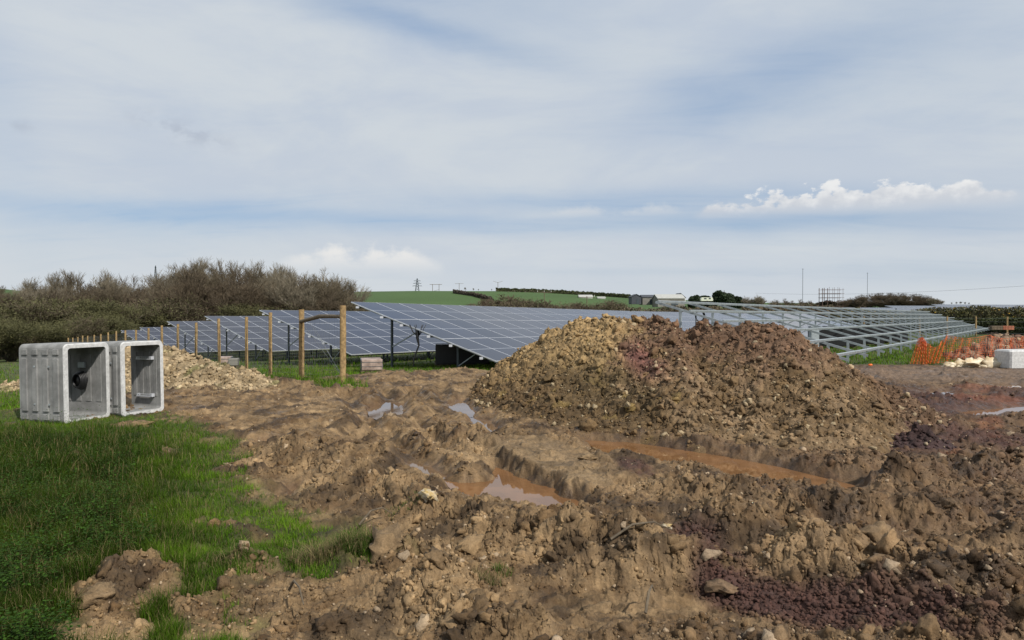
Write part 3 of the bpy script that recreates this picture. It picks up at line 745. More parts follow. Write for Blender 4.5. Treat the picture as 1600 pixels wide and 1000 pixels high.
def col_big(x, y, z):
    px = 800 + F_ * x / y; py = YH + F_ * (CZ - z) / y
    n1 = fbm(x * .8, y * .8, 201, 4); n2 = fbm(x * 2.6, y * 2.6, 202, 4)
    tan_ = np.array([.275, .195, .098]); ol = np.array([.105, .069, .034]); dk = np.array([.050, .036, .015]); red = np.array([.110, .062, .042]); gr = np.array([.185, .130, .076])
    # lobe A: yellow sandy spoil above, dark olive below; lobe B: red cap over grey-olive rubble
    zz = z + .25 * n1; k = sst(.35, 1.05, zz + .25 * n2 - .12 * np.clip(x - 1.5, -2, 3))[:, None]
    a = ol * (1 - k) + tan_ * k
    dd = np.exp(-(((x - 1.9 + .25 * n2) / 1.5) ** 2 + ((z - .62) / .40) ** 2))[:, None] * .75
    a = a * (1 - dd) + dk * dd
    d3 = np.exp(-(((x - .0) / .8) ** 2 + ((y - 12.5) / 2.2) ** 2))[:, None] * .35; a = a * (1 - d3) + ol * d3
    s = sst(1.95, 2.8, x + .7 * n2 + .5 * n1 + .3 * (1.4 - z))[:, None]
    kb = sst(.25, .8, .5 + n2 * .9 + n1 * .5)[:, None]; b = ol * 1.1 * (1 - kb) + gr * kb
    rk = (sst(.70, 1.30, z + .55 * n2 + .25 * n1) * sst(6.8, 4.6, x + n2))[:, None] * .72
    b = b * (1 - rk) + red * rk
    rf = (sst(5.0, 6.2, x + .4 * n1))[:, None] * .5; b = b * (1 - rf) + np.array([.10, .055, .04]) * rf
    c = a * (1 - s) + b * s
    sp = np.exp(-(((x - 2.25) / .30) ** 2 + ((z - 1.0) / .28) ** 2) ** 1.5)[:, None] * .85 * (y < 13.4)[:, None]
    c = c * (1 - sp) + np.array([.135, .06, .052]) * sp
    yel = (sst(.3, .5, fbm(x * 3, y * 3, 230, 3)))[:, None] * .25 * (x < 2.6)[:, None]; c = c * (1 - yel) + np.array([.31, .23, .07]) * yel
    return c * np.array([.92, .88, .82]) * (1 + .6 * fbm(x * 9, y * 9, 240, 3))[:, None]
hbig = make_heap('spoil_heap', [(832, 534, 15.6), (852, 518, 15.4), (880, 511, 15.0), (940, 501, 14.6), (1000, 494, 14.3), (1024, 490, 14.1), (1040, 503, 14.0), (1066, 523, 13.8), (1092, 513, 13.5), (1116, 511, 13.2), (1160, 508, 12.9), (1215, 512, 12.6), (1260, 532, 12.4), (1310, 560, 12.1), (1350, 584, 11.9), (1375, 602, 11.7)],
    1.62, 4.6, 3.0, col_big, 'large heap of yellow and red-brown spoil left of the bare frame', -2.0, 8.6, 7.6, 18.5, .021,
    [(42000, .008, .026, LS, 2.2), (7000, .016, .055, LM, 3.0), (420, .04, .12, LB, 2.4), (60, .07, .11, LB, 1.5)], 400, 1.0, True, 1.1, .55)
def col_yel(x, y, z):
    n2 = fbm(x * 2.6, y * 2.6, 212, 4); k = sst(-.3, .4, n2)[:, None]
    c = np.array([.165, .120, .065]) * (1 - k) + np.array([.33, .25, .15]) * k
    g = (sst(.15, .4, fbm(x * 1.2 + 5, y * 1.2, 213, 3)))[:, None] * .6; return c * (1 - g) + np.array([.07, .08, .02]) * g
make_heap('stony_bank', [(-60, 600, 19), (10, 582, 19.5), (100, 545, 20.5), (160, 524, 21.2), (200, 520, 21), (232, 527, 20.2), (262, 531, 19.2), (300, 545, 18.6), (340, 560, 18.0), (385, 577, 17.4), (425, 597, 17.0)],
    1.5, 2.6, 1.7, col_yel, 'low bank of yellow stony spoil behind the concrete boxes', -17.5, -3.6, 13.8, 23.5, .04,
    [(15000, .018, .06, LS, 2.0), (5000, .025, .08, LM, 2.4)], 500, 1.0)
def col_dark(x, y, z):
    n2 = fbm(x * 4, y * 4, 222, 4); return np.array([.040, .022, .020]) * (1 + .8 * n2)[:, None]
make_heap('dark_clod_heap', [(1398, 688, 9.5), (1430, 668, 9.5), (1462, 684, 9.4)], .55, .9, .6, col_dark, 'small dark purple-brown clod heap at the right foot of the spoil', 4.2, 7.0, 8.0, 10.8, .02,
    [(1800, .012, .05, LS, 2.0)], 600)
def col_redm(x, y, z):
    n2 = fbm(x * 2, y * 2, 232, 4); k = sst(-.3, .3, n2)[:, None]; return np.array([.10, .045, .03]) * (1 - k) + np.array([.19, .135, .09]) * k
make_heap('brick_rubble_heap', [(1520, 552, 28), (1552, 524, 29), (1590, 519, 30), (1680, 520, 31), (1760, 530, 31)], 1.8, 3.2, 2.5, col_redm, 'red-brown earth and rubble heap behind the orange netting', 15.5, 31, 23.8, 36, .07,
    [(6000, .03, .11, LS, 2.0), (900, .06, .2, LM, 2.0)], 700, 1.6)

# individual rocks that stand out in the foreground
def rock(px, py, s, m_, label, i, flat=.75):
    x, y = w2(px, py); z = gz_at(x, y)
    V = crumb(lump(I3[0], 900 + i, .5, 2.0, 5), 950 + i) * s * np.array([1, .9, flat])
    if m_ is M_rock:
        c, w = soil_colour(np.array([x]), np.array([y]), 0, np.zeros(1), np.ones(1), np.zeros(1)); c = c * .5 + np.array([.24, .165, .09]) * .5
        C = np.concatenate([np.repeat(c, len(V), 0) * (1 + .3 * fbm(V[:, 0] * 25, V[:, 1] * 25 + V[:, 2] * 20, 5, 3))[:, None], np.full((len(V), 1), .1)], 1); me = np_mesh('rock', V, I3[1], M_clod, C, smooth=True)
    else: me = np_mesh('rock', V, I3[1], m_, smooth=True)
    o = link('rock', me, None, (x, y, z + s * .28), (0, 0, i * 1.7)); tagp(o, label, 'rock'); return o
rock(668, 826, .085, M_rockw, 'white and yellow stone lying in the mud left of centre', 1)
rock(936, 958, .075, M_rock, 'rounded brown stone at the bottom near the centre', 2)
rock(601, 898, .15, M_rock, 'big crumbling tan lump right of the straw-coloured grass tuft', 3)
rock(217, 672, .15, M_rock, 'tan lump of soil on the grass in front of the concrete boxes', 4, .5)
rock(1046, 838, .05, M_rockw, 'small pale stone on the dark clods at the end of the orange puddle', 5)
rock(1370, 862, .13, M_rock, 'squarish clod on the churned ground at the right', 6)
rock(1500, 975, .085, M_rock, 'rounded brown clod at the bottom right', 7)
rock(150, 955, .10, M_rock, 'tan clod lowest in the bare soil at the lower left', 8)
rock(1130, 930, .09, M_rock, 'flat brown clod beside the purple soil streak', 9, .5)
rock(1240, 692, .10, M_rock, 'flat tan stone low on the big spoil heap', 10)
rock(920, 730, .08, M_rock, 'tan clod on the smooth slab beside the puddles', 11)
rock(545, 610, .13, M_rock, 'tan stone at the edge of the grass under the gate posts', 12)

# ------------------------------------------------------------------ grass
def blades(x, y, z, h, wd, col, bend=.5, seg=3):
    n = len(x); a = rng.uniform(0, 2 * np.pi, n); dx, dy = np.cos(a), np.sin(a); lean = rng.uniform(.1, 1, n) * bend
    px, py = -dy, dx; V = np.zeros((n, 2 * seg + 1, 3)); 
    for s in range(seg):
        t = s / seg; off = lean * h * t ** 1.8; w = wd * (1 - t * .75)
        for k, sg in ((0, -1), (1, 1)):
            V[:, 2 * s + k, 0] = x + dx * off + px * w * sg; V[:, 2 * s + k, 1] = y + dy * off + py * w * sg; V[:, 2 * s + k, 2] = z + h * t * (1 - .35 * lean * t)
    V[:, -1, 0] = x + dx * lean * h; V[:, -1, 1] = y + dy * lean * h; V[:, -1, 2] = z + h * (1 - .35 * lean)
    fq = np.array([[2 * s, 2 * s + 1, 2 * s + 3, 2 * s + 2] for s in range(seg - 1)]); ft = np.array([[2 * seg - 2, 2 * seg - 1, 2 * seg]])
    o = (np.arange(n) * (2 * seg + 1))[:, None, None]
    return V.reshape(-1, 3), (fq[None] + o).reshape(-1, 4), (ft[None] + o).reshape(-1, 3), np.repeat(col, 2 * seg + 1, 0)
def gjoin(ps):
    off = 0; V, Q, T, C = [], [], [], []
    for v, q, t, c in ps: V.append(v); Q.append(q + off); T.append(t + off); C.append(c); off += len(v)
    return np.concatenate(V), [np.concatenate(Q), np.concatenate(T)], np.concatenate(C)
def gcolour(x, y, lush):
    n = len(x); k = np.clip(.5 + 1.1 * fbm(x * 1.4, y * 1.4, 501, 3) + rng.uniform(-.3, .3, n), 0, 1)[:, None]
    c = np.array([.050, .112, .007]) * (1 - k) + np.array([.135, .245, .012]) * k
    c = c * (1 - .70 * lush[:, None]); dry = rng.uniform(size=(n, 1)) > .88 - .2 * np.clip(fbm(x * 2.4, y * 2.4, 508, 3), 0, 1)[:, None]; c = np.where(dry, np.array([.20, .16, .07]), c)
    return c * rng.uniform(.65, 1.25, (n, 1))
ps = []
def field(n, a, b, c_, d, hs, ws, fine, gmin=.35):
    x, y = cand_px(n, a, b, c_, d); z, gm, A, pm = masks(x, y)
    tuft = fbm(x * 3.1, y * 3.1, 520, 3)
    kp = (gm * (.75 + .8 * tuft) > gmin * rng.uniform(.7, 1.3, n)); x, y, z, gm, tuft = x[kp], y[kp], z[kp], gm[kp], tuft[kp]
    lush = sst(-.36, -.56, x / y + .10 * tuft) * sst(12, 9.5, y)
    h = hs * (.45 + .8 * rng.uniform(size=len(x))) * (.75 + .9 * np.clip(tuft + .25, 0, 1)) * (1 + 1.5 * lush)
    ps.append(blades(x, y, z - .01, h, ws * (.7 + .6 * rng.uniform(size=len(x))), gcolour(x, y, lush), .9))
field(190000, -120, 640, 620, 1060, .065, .0022, False)
field(30000, -200, 620, 600, 760, .08, .004, False)
field(16000, -200, 300, 555, 640, .12, .007, False)
field(5000, 415, 575, 583, 620, .20, .006, False)
V, Fg, C = gjoin(ps)
o = link('grass', np_mesh('grass', V, Fg, M_grass, C)); tagp(o, 'rough green grass along the left of the mud', 'grass', kind='stuff')
ps = []
def farfield(n, a, b, c_, d, hs, ws):
    x, y = cand_px(n, a, b, c_, d); z = terrain(x, y); gm = grass_mask(x, y); kp = gm > .5; x, y, z = x[kp], y[kp], z[kp]
    ps.append(blades(x, y, z - .02, hs * rng.uniform(.4, 1.2, len(x)), ws * np.ones(len(x)), gcolour(x, y, x * 0), .8))
farfield(26000, 300, 800, 560, 586, .16, .010); farfield(12000, 1250, 1700, 530, 575, .18, .012); farfield(12000, -100, 1700, 520, 560, .2, .018)
V, Fg, C = gjoin(ps)
o = link('meadow_grass', np_mesh('meadow_grass', V, Fg, M_grass, C)); tagp(o, 'bright green grass under the solar tables', 'grass', kind='stuff')
# broad-leaved weeds among the dark grass at the far left
x, y = cand_px(60000, -250, 240, 600, 1060); z, gm, A, pm = masks(x, y)
kp = (x / y + .12 * fbm(x * 2, y * 2, 530, 3) < -.52) & (gm > .5) & (fbm(x * 1.6, y * 1.6, 531, 2) > -.12); x, y, z = x[kp], y[kp], z[kp]; n = len(x)
hh = rng.uniform(.03, .28, n); a = rng.uniform(0, 6.28, n); L = rng.uniform(.010, .026, n); dx, dy = np.cos(a), np.sin(a); dr = rng.uniform(-.5, .3, n)
V = np.zeros((n, 4, 3)); b0 = np.stack([x, y, z + hh], 1); dv = np.stack([dx, dy, dr], 1); pv_ = np.stack([-dy, dx, np.zeros(n)], 1)
V[:, 0] = b0; V[:, 1] = b0 + (dv * .5 + pv_ * .42) * L[:, None]; V[:, 2] = b0 + dv * L[:, None]; V[:, 3] = b0 + (dv * .5 - pv_ * .42) * L[:, None]
C = np.repeat(np.array([[.030, .066, .008]]) * rng.uniform(.5, 1.8, (n, 1)), 4, 0)
o = link('weeds', np_mesh('weeds', V.reshape(-1, 3), np.arange(n * 4).reshape(-1, 4), M_grass, C)); tagp(o, 'dark leafy weeds at the far left edge of the grass', 'weeds', kind='stuff')
# straw-coloured and green tussocks
def tussock(px, py, n, r, h, dry, label, droop=1.4):
    x0, y0 = w2(px, py); a = rng.uniform(0, 6.28, n); rr = r * np.sqrt(rng.uniform(size=n)); x = x0 + rr * np.cos(a) * 1.5; y = y0 + rr * np.sin(a)
    z = zg(x, y); c = np.where(rng.uniform(size=(n, 1)) < dry, np.array([.26, .20, .10]), np.array([.075, .125, .02])) * rng.uniform(.5, 1.2, (n, 1))
    V, Q, T, C = blades(x - x0, y - y0, z, h * rng.uniform(.5, 1.2, n), np.full(n, .0022), c, droop)
    o = link('grass_tussock', np_mesh('grass_tussock', V, [Q, T], M_grass, C), None, (x0, y0, 0)); tagp(o, label, 'grass tuft')
tussock(508, 888, 1000, .17, .15, .75, 'straw-coloured drooping grass tussock at the edge of the mud', 1.1)
tussock(556, 892, 900, .11, .14, .3, 'green grass tussock beside the tan lump')
tussock(350, 900, 600, .12, .10, .3, 'yellow-green grass tuft between the bare soil patches')
tussock(785, 915, 120, .05, .07, .2, 'tiny green tuft among the clods near the bottom centre')
tussock(760, 930, 160, .07, .10, .8, 'dry grass wisp on a clod near the bottom centre')
tussock(640, 822, 260, .14, .05, .1, 'sparse green shoots behind the white and yellow stone')

# ------------------------------------------------------------------ concrete boxes
def rrect(w, h, r, n=6):
    pts = []
    for cx, cy, a0 in ((w / 2 - r, h - r, 0), (-w / 2 + r, h - r, 90), (-w / 2 + r, r, 180), (w / 2 - r, r, 270)):
        for i in range(n + 1):
            a = R_(a0 + 90 * i / n); pts.append((cx + r * math.cos(a), cy + r * math.sin(a)))
    return np.array(pts)
def culvert(loc, p_deg, Wd, Ht, Ln, label, kind):
    """box section: local x = width (left..right), y = depth away from the opening, z up; loc = front-left foot"""
    p = R_(p_deg); wv = np.array([math.sin(p), math.cos(p)])
    root = empty('concrete_box_section', (loc[0], loc[1], loc[2])); root.rotation_euler = (R_(-1.0), 0, math.atan2(wv[1], wv[0]))
    tagp(root, label, 'concrete box', 'precast box sections on the grass')
    t = .075; O = rrect(Wd, Ht, .085); I = rrect(Wd - 2 * t, Ht - 2 * t, .05); I[:, 1] += t
    O[:, 0] += Wd / 2; I[:, 0] += Wd / 2; n = len(O); ch = .018
    rings = [(O, .012, 0), (O, ch + .02, 1), (O, Ln - ch - .02, 1), (O, Ln - .012, 0), (I, Ln, 0), (I, 0.0, 0)]
    # chamfered outer edge
    Oc = O + (np.array([Wd / 2, Ht / 2]) - O) * .022
    seq = [(Oc, 0.0), (O, .02), (O, Ln - .02), (Oc, Ln), (I, Ln), (I, 0.0)]
    V = np.concatenate([np.column_stack([P[:, 0], np.full(n, yy), P[:, 1]]) for P, yy in seq]); F = []; mi = []
    for r_ in range(6):
        a, b = r_ * n, ((r_ + 1) % 6) * n
        for i in range(n):
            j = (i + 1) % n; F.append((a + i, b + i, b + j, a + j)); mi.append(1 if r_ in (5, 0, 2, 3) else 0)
    mb = MB(); mb.add(V, F); mb.mi = mi
    mb.build('box_shell', [M_conc, M_concl], root, smooth=False)
    # raised ribs on the outer and inner side walls
    nb = 4; pitch = (Ln - .08) / nb
    for k in range(nb):
        yc = .05 + pitch * (k + .5)
        for side in (0, 1):
            b = MB(); xo = -.006 if side == 0 else Wd + .006
            b.box((xo, yc, Ht * .49), (.034, pitch * .50, Ht * .66), bev=.005); b.box((xo, yc, Ht * .90), (.028, pitch * .50, .09), bev=.003); b.box((xo, yc, Ht * .09), (.028, pitch * .50, .09), bev=.003)
            b.build('rib', M_conc, root)
        b = MB(); b.box((Wd - t - .003, yc, Ht * .53), (.012, pitch * .5, Ht * .62), bev=.003); b.build('rib', M_conc, root)
    for zc in (.25, .72):
        for yc in (.30, .62):
            b = MB(); b.tube([(-.02, yc * Ln, zc * Ht), (-.032, yc * Ln, zc * Ht)], .016, 8); b.build('bolt', M_steel, root)
    if kind == 1:      # black coiled duct and bracket inside
        r = MB()
        for q in range(5):
            pts = [(Wd - t - .05 - .022 * q, .50 * Ln + (.13 - .008 * q) * math.cos(a), Ht * .50 + (.16 - .01 * q) * math.sin(a)) for a in np.linspace(0, 6.28, 22)]
            r.tube(pts, .014, 6)
        r.tube([(Wd - t - .12, .50 * Ln, Ht * .50), (Wd - t, .50 * Ln, Ht * .50)], .11, 14)
        r.build('cable_coil', M_black, root, smooth=True)
        b = MB(); b.box((Wd - t - .02, .52 * Ln, Ht * .70), (.04, .16, .10), bev=.005); b.build('wall_bracket', M_steel, root)
    else:
        for zc in (.74, .22):
            b = MB(); b.bar((Wd - t - .05, .18, Ht * zc), (Wd - t - .05, Ln * .72, Ht * zc), .035, .02); b.bar((Wd - t - .05, .18, Ht * zc + .035), (Wd - t - .05, Ln * .72, Ht * zc + .035), .018, .012)
            b.bar((Wd - t, .18, Ht * zc + .02), (Wd - t - .07, .18, Ht * zc + .02), .05, .06); b.bar((Wd - t, Ln * .7, Ht * zc + .02), (Wd - t - .06, Ln * .7, Ht * zc + .02), .03, .05)
            b.build('step_iron', M_alu, root)
    return root
culvert((-7.36, 11.62, -.045), 20, .86, 1.34, 1.06, 'larger-looking grey concrete box section on the left with a black coil inside', 1)
culvert((-6.84, 12.38, -.035), 25, .86, 1.33, .80, 'grey concrete box section on the right with two steel step irons inside', 2)

# ------------------------------------------------------------------ solar tables
SLD = None
def frame_axes(t_deg, s_deg, az_=37.5):
    t, s = R_(t_deg), R_(s_deg); RD = (math.sin(R_(az_)), math.cos(R_(az_)))
    r = Vector((RD[0] * math.cos(s), RD[1] * math.cos(s), math.sin(s)))
    dn = Vector((RD[1] * math.cos(t), -RD[0] * math.cos(t), -math.sin(t)))
    n = r.cross(-dn); n.normalize(); up = n.cross(r); up.normalize()
    return r, up, n
PW, PL, GAP = 1.146, 2.290, .008
def panel_mesh():
    w, l, th, fr = PW / 2, PL / 2, .035, .017
    V = [(-w, -l, 0), (w, -l, 0), (w, l, 0), (-w, l, 0), (-w + fr, -l + fr, 0), (w - fr, -l + fr, 0), (w - fr, l - fr, 0), (-w + fr, l - fr, 0),
         (-w + fr, -l + fr, -.003), (w - fr, -l + fr, -.003), (w - fr, l - fr, -.003), (-w + fr, l - fr, -.003), (-w, -l, -th), (w, -l, -th), (w, l, -th), (-w, l, -th)]
    F = [(0, 1, 5, 4), (1, 2, 6, 5), (2, 3, 7, 6), (3, 0, 4, 7), (8, 9, 10, 11), (0, 12, 13, 1), (1, 13, 14, 2), (2, 14, 15, 3), (3, 15, 12, 0), (12, 15, 14, 13)]
    mb = MB(); mb.add(V, F); mb.mi = [1, 1, 1, 1, 0, 1, 1, 1, 1, 2]; return mb.me('solar_panel', [M_pv, M_alu, M_black])
PME = panel_mesh()
def frame_parts(root, TL, r, up, n, length, slope_len, s_post, bay, purl, off0, ground_fn, m_post, m_pur, over=.45, front_m=None):
    """rails, rafters, posts and braces; TL = top corner, all in world axes relative to root.location"""
    base = Vector(root.location); dn = -up
    def P(R, s, d=0.0): return TL + r * R + dn * s + n * d - base
    for s in purl:
        b = MB(); b.bar(P(off0, s, -.075), P(off0 + length, s, -.075), .055, .075, up=n); b.build('purlin', m_pur, root)
    k = 0; R = off0 + over
    while R < off0 + length - .1:
        b = MB(); b.bar(P(R, purl[0] - .25, -.155), P(R, purl[-1] + .25, -.155), .045, .075, up=n); b.build('rafter', m_pur, root)
        for i, s in enumerate(s_post):
            a = P(R, s, -.19); w = a + base; g = ground_fn(w.x, w.y) - .3
            b = MB(); b.bar((a.x, a.y, a.z + .06), (a.x, a.y, g - base.z), .085, .05, up=(RD[0], RD[1], 0)); b.build('post', m_post, root)
        # diagonal brace from the foot of the rear post up towards the rafter
        a = P(R, s_post[0], -.19); w = a + base; g = ground_fn(w.x, w.y)
        q = P(R, s_post[0] + 1.35, -.20); b = MB(); b.bar((a.x, a.y, g - base.z + .45 * (a.z + base.z - g)), q, .04, .035); b.build('brace', m_pur, root)
        q = P(R, s_post[1] + .75, -.20); a = P(R, s_post[1], -.19)
        b = MB(); b.bar((a.x, a.y, tz(w.x, w.y) - base.z + .25), q, .035, .03); b.build('brace', m_pur, root)
        R += bay
def table(TL, ncol, t_deg, s_deg, label, posts=True, bay=3.05):
    TL = Vector(TL); r, up, n = frame_axes(t_deg, s_deg)
    mid = TL + r * (ncol * (PW + GAP) / 2) - up * 3.5
    root = empty('solar_table', (mid.x, mid.y, tz(mid.x, mid.y))); tagp(root, label, 'solar table', 'rows of tilted solar tables')
    rot = Matrix((r, up, n)).transposed().to_euler()
    for c in range(ncol):
        for k in range(3):
            P = TL + r * ((c + .5) * (PW + GAP)) - up * ((k + .5) * (PL + GAP)) - root.location
            link('solar_panel', PME, root, P, (rot.x + rng.normal(0, .0022), rot.y + rng.normal(0, .0022), rot.z))
    L = ncol * (PW + GAP)
    if posts: frame_parts(root, TL, r, up, n, L - .1, 6.9, (1.7, 4.9), bay, [.45, 1.75, 2.75, 4.05, 5.05, 6.35], .05, tz, M_steeld, M_steel)
    # small end clamps hanging below the nearest edge
    b = MB()
    for s in (.45, 1.75, 2.75, 4.05, 5.05, 6.35):
        b.box(tuple(TL - up * s - n * .085 - r * .04 - root.location), (.10, .10, .07))
    b.build('end_clamp', M_alu, root)
    return root
rows = [(Vector((-5.73, 25.15, 2.16)), [(18, -.95), (18, -.6), (16, -.2)], 15.3),
        (Vector((-11.9, 33.3, 1.87)), [(18, -.6), (18, -.7)], 15.5),
        (Vector((-18.65, 42.9, 1.51)), [(18, -.5)], 16),
        (Vector((-24.7, 50.6, 1.07)), [(18, -.4)], 16),
        (Vector((-31.3, 59.4, .42)), [(16, -.3)], 16), (Vector((-38.2, 69, -.09)), [(16, -.2)], 16), (Vector((-45.1, 78, -.62)), [(16, -.2)], 16)]
names = [['big nearest solar table, its left end open beside the gate posts', 'middle table of the nearest solar row, behind the spoil heap', 'farthest table of the nearest solar row, shining behind the bare frame'],
         ['second solar table row back, starting behind the gate posts', 'continuation of the second solar row hidden by the nearest table'],
         ['third solar table row back, behind the timber fence posts'], ['fourth solar table row back, low behind the fence'],
         ['fifth solar table row back, just right of the concrete boxes'], ['sixth solar table row back, above the concrete boxes'], ['farthest solar table row, a sliver at the foot of the wood']]
for i, (TL, segs, td) in enumerate(rows):
    P = TL.copy()
    for j, (nc, sd_) in enumerate(segs):
        table(P, nc, td, sd_, names[i][j], True, 3.05 if i < 2 else 4.2)
        r, up, n = frame_axes(td, sd_); P = P + r * (nc * (PW + GAP) + .25)

# bare mounting frame without panels on the right
TLf = Vector(at(1028, 472, 24.08)); rr_, up_, n_ = frame_axes(15.8, -.38)
fm = TLf + rr_ * 33 - up_ * 3
fr = empty('mounting_frame', (fm.x, fm.y, tz(fm.x, fm.y))); tagp(fr, 'long bare galvanised mounting frame without panels, right of the spoil heap', 'mounting frame')
frame_parts(fr, TLf + n_ * .09, rr_, up_, n_, 66, 5.9, (.71, 4.9), 2.85, [0, 1.18, 2.36, 3.54, 4.72, 5.9], 0, tz, M_steel, M_steel, .35)
# coil of black cable hung on the frame
cp = at(1094, 494, 24.4); b = MB()
for q in range(4): b.tube([(cp.x + (.17 - .012 * q) * math.cos(a), cp.y + .02 * q, cp.z + (.20 - .01 * q) * math.sin(a)) for a in np.linspace(0, 6.28, 20)], .013, 6)
b.tube([(cp.x - .14, cp.y, cp.z + .1), (cp.x - .15, cp.y, cp.z - .5), (cp.x - .13, cp.y, cp.z - 1.3)], .022, 6)
tagp(b.build('cable_coil', M_black, smooth=True), 'coil of black cable hanging from the bare frame', 'cable')
# cable bundle under the near table
b = MB(); c0 = at(652, 516, 23.2)
b.tube([c0, c0 + Vector((-.0, 0, -.25)), c0 + Vector((.05, 0, -.5)), c0 + Vector((-.12, 0, -.95)), c0 + Vector((-.13, 0, -1.6))], [.07, .05, .03, .025, .025], 7)
for k in range(7):
    a = k * .9; b.tube([c0 + Vector((.02, 0, -.22)), c0 + Vector((.16 * math.cos(a), .12 * math.sin(a), -.05)), c0 + Vector((.28 * math.cos(a), .2 * math.sin(a), .18))], .012, 5)
tagp(b.build('cable_bundle', M_black, smooth=True), 'black cable bundle hanging under the end of the nearest table', 'cable')

# ------------------------------------------------------------------ things around the tables
def crate(px, py, d, w, dep, h, label, m1=M_wrap, m2=M_wrapd, rz=0.25, cat='crate', name='wrapped_crate'):
    x, y = (px - 800) / F_ * d, d; root = empty(name, (x, y, tz(x, y)), rz); tagp(root, label, cat)
    b = MB()
    for sx_ in (-.42, 0, .42): b.box((sx_ * w, 0, .05), (.09, dep, .09))
    for k in range(5): b.box((0, (-.42 + .21 * k) * dep, .105), (w, .1, .018))
    b.build('pallet', M_woodd, root)
    b = MB(); b.box((0, 0, .12 + (h - .12) / 2), (w * .98, dep * .97, h - .12), bev=.02)
    o = b.build('load', [m1, m2], root)
    for p_ in o.data.polygons:
        if abs(p_.normal.x) > .7: p_.material_index = 1
    b = MB()
    for zc in (.35, .75): b.box((0, 0, .12 + (h - .12) * zc), (w * .985, dep * .98, .02))
    b.build('strap', m2, root); return root
crate(580, 574, 22.6, .68, 1.0, .46, 'low wrapped wooden crate on the grass by the nearest table post')
crate(352, 558, 31, .55, .8, .5, 'small wrapped crate behind the fence under the third row')
crate(365, 558, 30.6, .4, .6, .42, 'grey box beside the small crate behind the fence', M_shed, M_shed)
crate(722, 570, 24.9, 1.9, 1.0, .80, 'black wrapped panel stack in the shade under the nearest table', M_black, M_black, .1, 'pallet stack', 'panel_stack')
for i, (px, d) in enumerate(((1300, 38.5), (1345, 42), (1385, 46), (1318, 44))):
    crate(px, 540, d, 2.3, 1.15, 1.1, ['black wrapped panel stack nearest behind the bare frame', 'second black panel stack under the bare frame', 'farthest black panel stack under the bare frame', 'black panel stack set back towards the shining table'][i], M_black, M_black, -.2, 'pallet stack', 'panel_stack')
x, y = (1272 - 800) / F_ * 36.5, 36.5; b = MB(); b.box((0, 0, .62), (.42, .3, 1.1), bev=.01); b.box((0, -.155, .7), (.34, .012, .8)); b.box((0, 0, 1.19), (.48, .36, .04)); b.box((0, 0, .04), (.46, .34, .1))
tagp(b.build('cabinet', M_steel, None, (x, y, tz(x, y))), 'light grey electrical cabinet standing under the bare frame', 'cabinet')

# ------------------------------------------------------------------ timber and wire fence on the left
fence = empty('wire_fence', (-5.9, 19.8, tz(-5.9, 19.8))); tagp(fence, 'timber post and wire mesh fence running back beside the solar rows', 'fence')
FD = Vector((-.611, .791, 0)); fb = Vector(fence.location)
def post_at(t): return Vector((-5.9, 19.8, 0)) + FD * t
pts_t = [-2.74, 0, 2.56, 4.9, 8.1, 11.5, 14.6, 17.8, 21.0, 24.3, 27.6, 30.8, 34, 37.3, 40.5, 44, 47, 50, 53.5, 57]
tops = []
for i, t in enumerate(pts_t):
    p = post_at(t); z = tz(p.x, p.y); H = [1.98, 2.0, 2.02][min(i, 2)] + (rng.uniform(-.05, .05) if i > 2 else 0)
    r0 = .078 if i < 2 else .052; lean = rng.normal(0, .012, 2)
    pts = [Vector((p.x, p.y, z - .4 - (.0 if i else .05))) - fb]
    for q in np.linspace(0, 1, 7): pts.append(Vector((p.x + lean[0] * q + rng.normal(0, .003), p.y + lean[1] * q, z + H * q)) - fb)
    rr = [r0 * 1.02] + [r0 * rng.uniform(.96, 1.05) for _ in range(7)]; b = MB(); b.tube(pts, rr, 12); b.build('fence_post', M_wood, fence, smooth=False)
    tops.append((p, z, H))
p0, p1 = tops[0][0], tops[1][0]
a = Vector((p1.x, p1.y - .05, tops[1][1] + 1.66)) - fb; c = Vector((p0.x - .02, p0.y - .05, tops[0][1] + 1.70)) - fb; b = MB(); mid = (a + c) / 2
b.tube([a, a * .66 + c * .34 + Vector((0, 0, .05)), mid + Vector((0, 0, .075)), a * .3 + c * .7 + Vector((0, 0, .05)), c], [.05, .052, .056, .052, .047], 10); b.build('cross_rail', M_woodd, fence)
b = MB()
for i in range(0, len(tops) - 1):
    (pa, za, Ha), (pb, zb, Hb) = tops[i], tops[i + 1]; L = (pb - pa).length; nseg = max(2, int(L / (.16 if i < 6 else .3)))
    hz = (.05, .2, .35, .5, .68, .86, 1.04, 1.22, 1.4, 1.58, 1.76, 1.88)
    w = .0032 if i < 4 else .005
    for h in (hz if i < 6 else hz[::2]): b.bar(Vector((pa.x, pa.y, za + h)) - fb, Vector((pb.x, pb.y, zb + h)) - fb, w)
    for k in range(1, nseg):
        q = pa.lerp(pb, k / nseg); z = za + (zb - za) * k / nseg; b.bar(Vector((q.x, q.y, z + .05)) - fb, Vector((q.x, q.y, z + 1.88)) - fb, w)
b.build('wire_mesh', M_wire, fence)
b = MB()   # straining wires at the end bay
for dz, q in ((.25, .0), (.35, .15), (.2, .3)):
    b.bar(Vector((p0.x, p0.y, .1 + dz * .3)) - fb, Vector((p1.x + q, p1.y + .2, 1.2 + dz)) - fb, .006)
b.build('stay_wire', M_wire, fence)

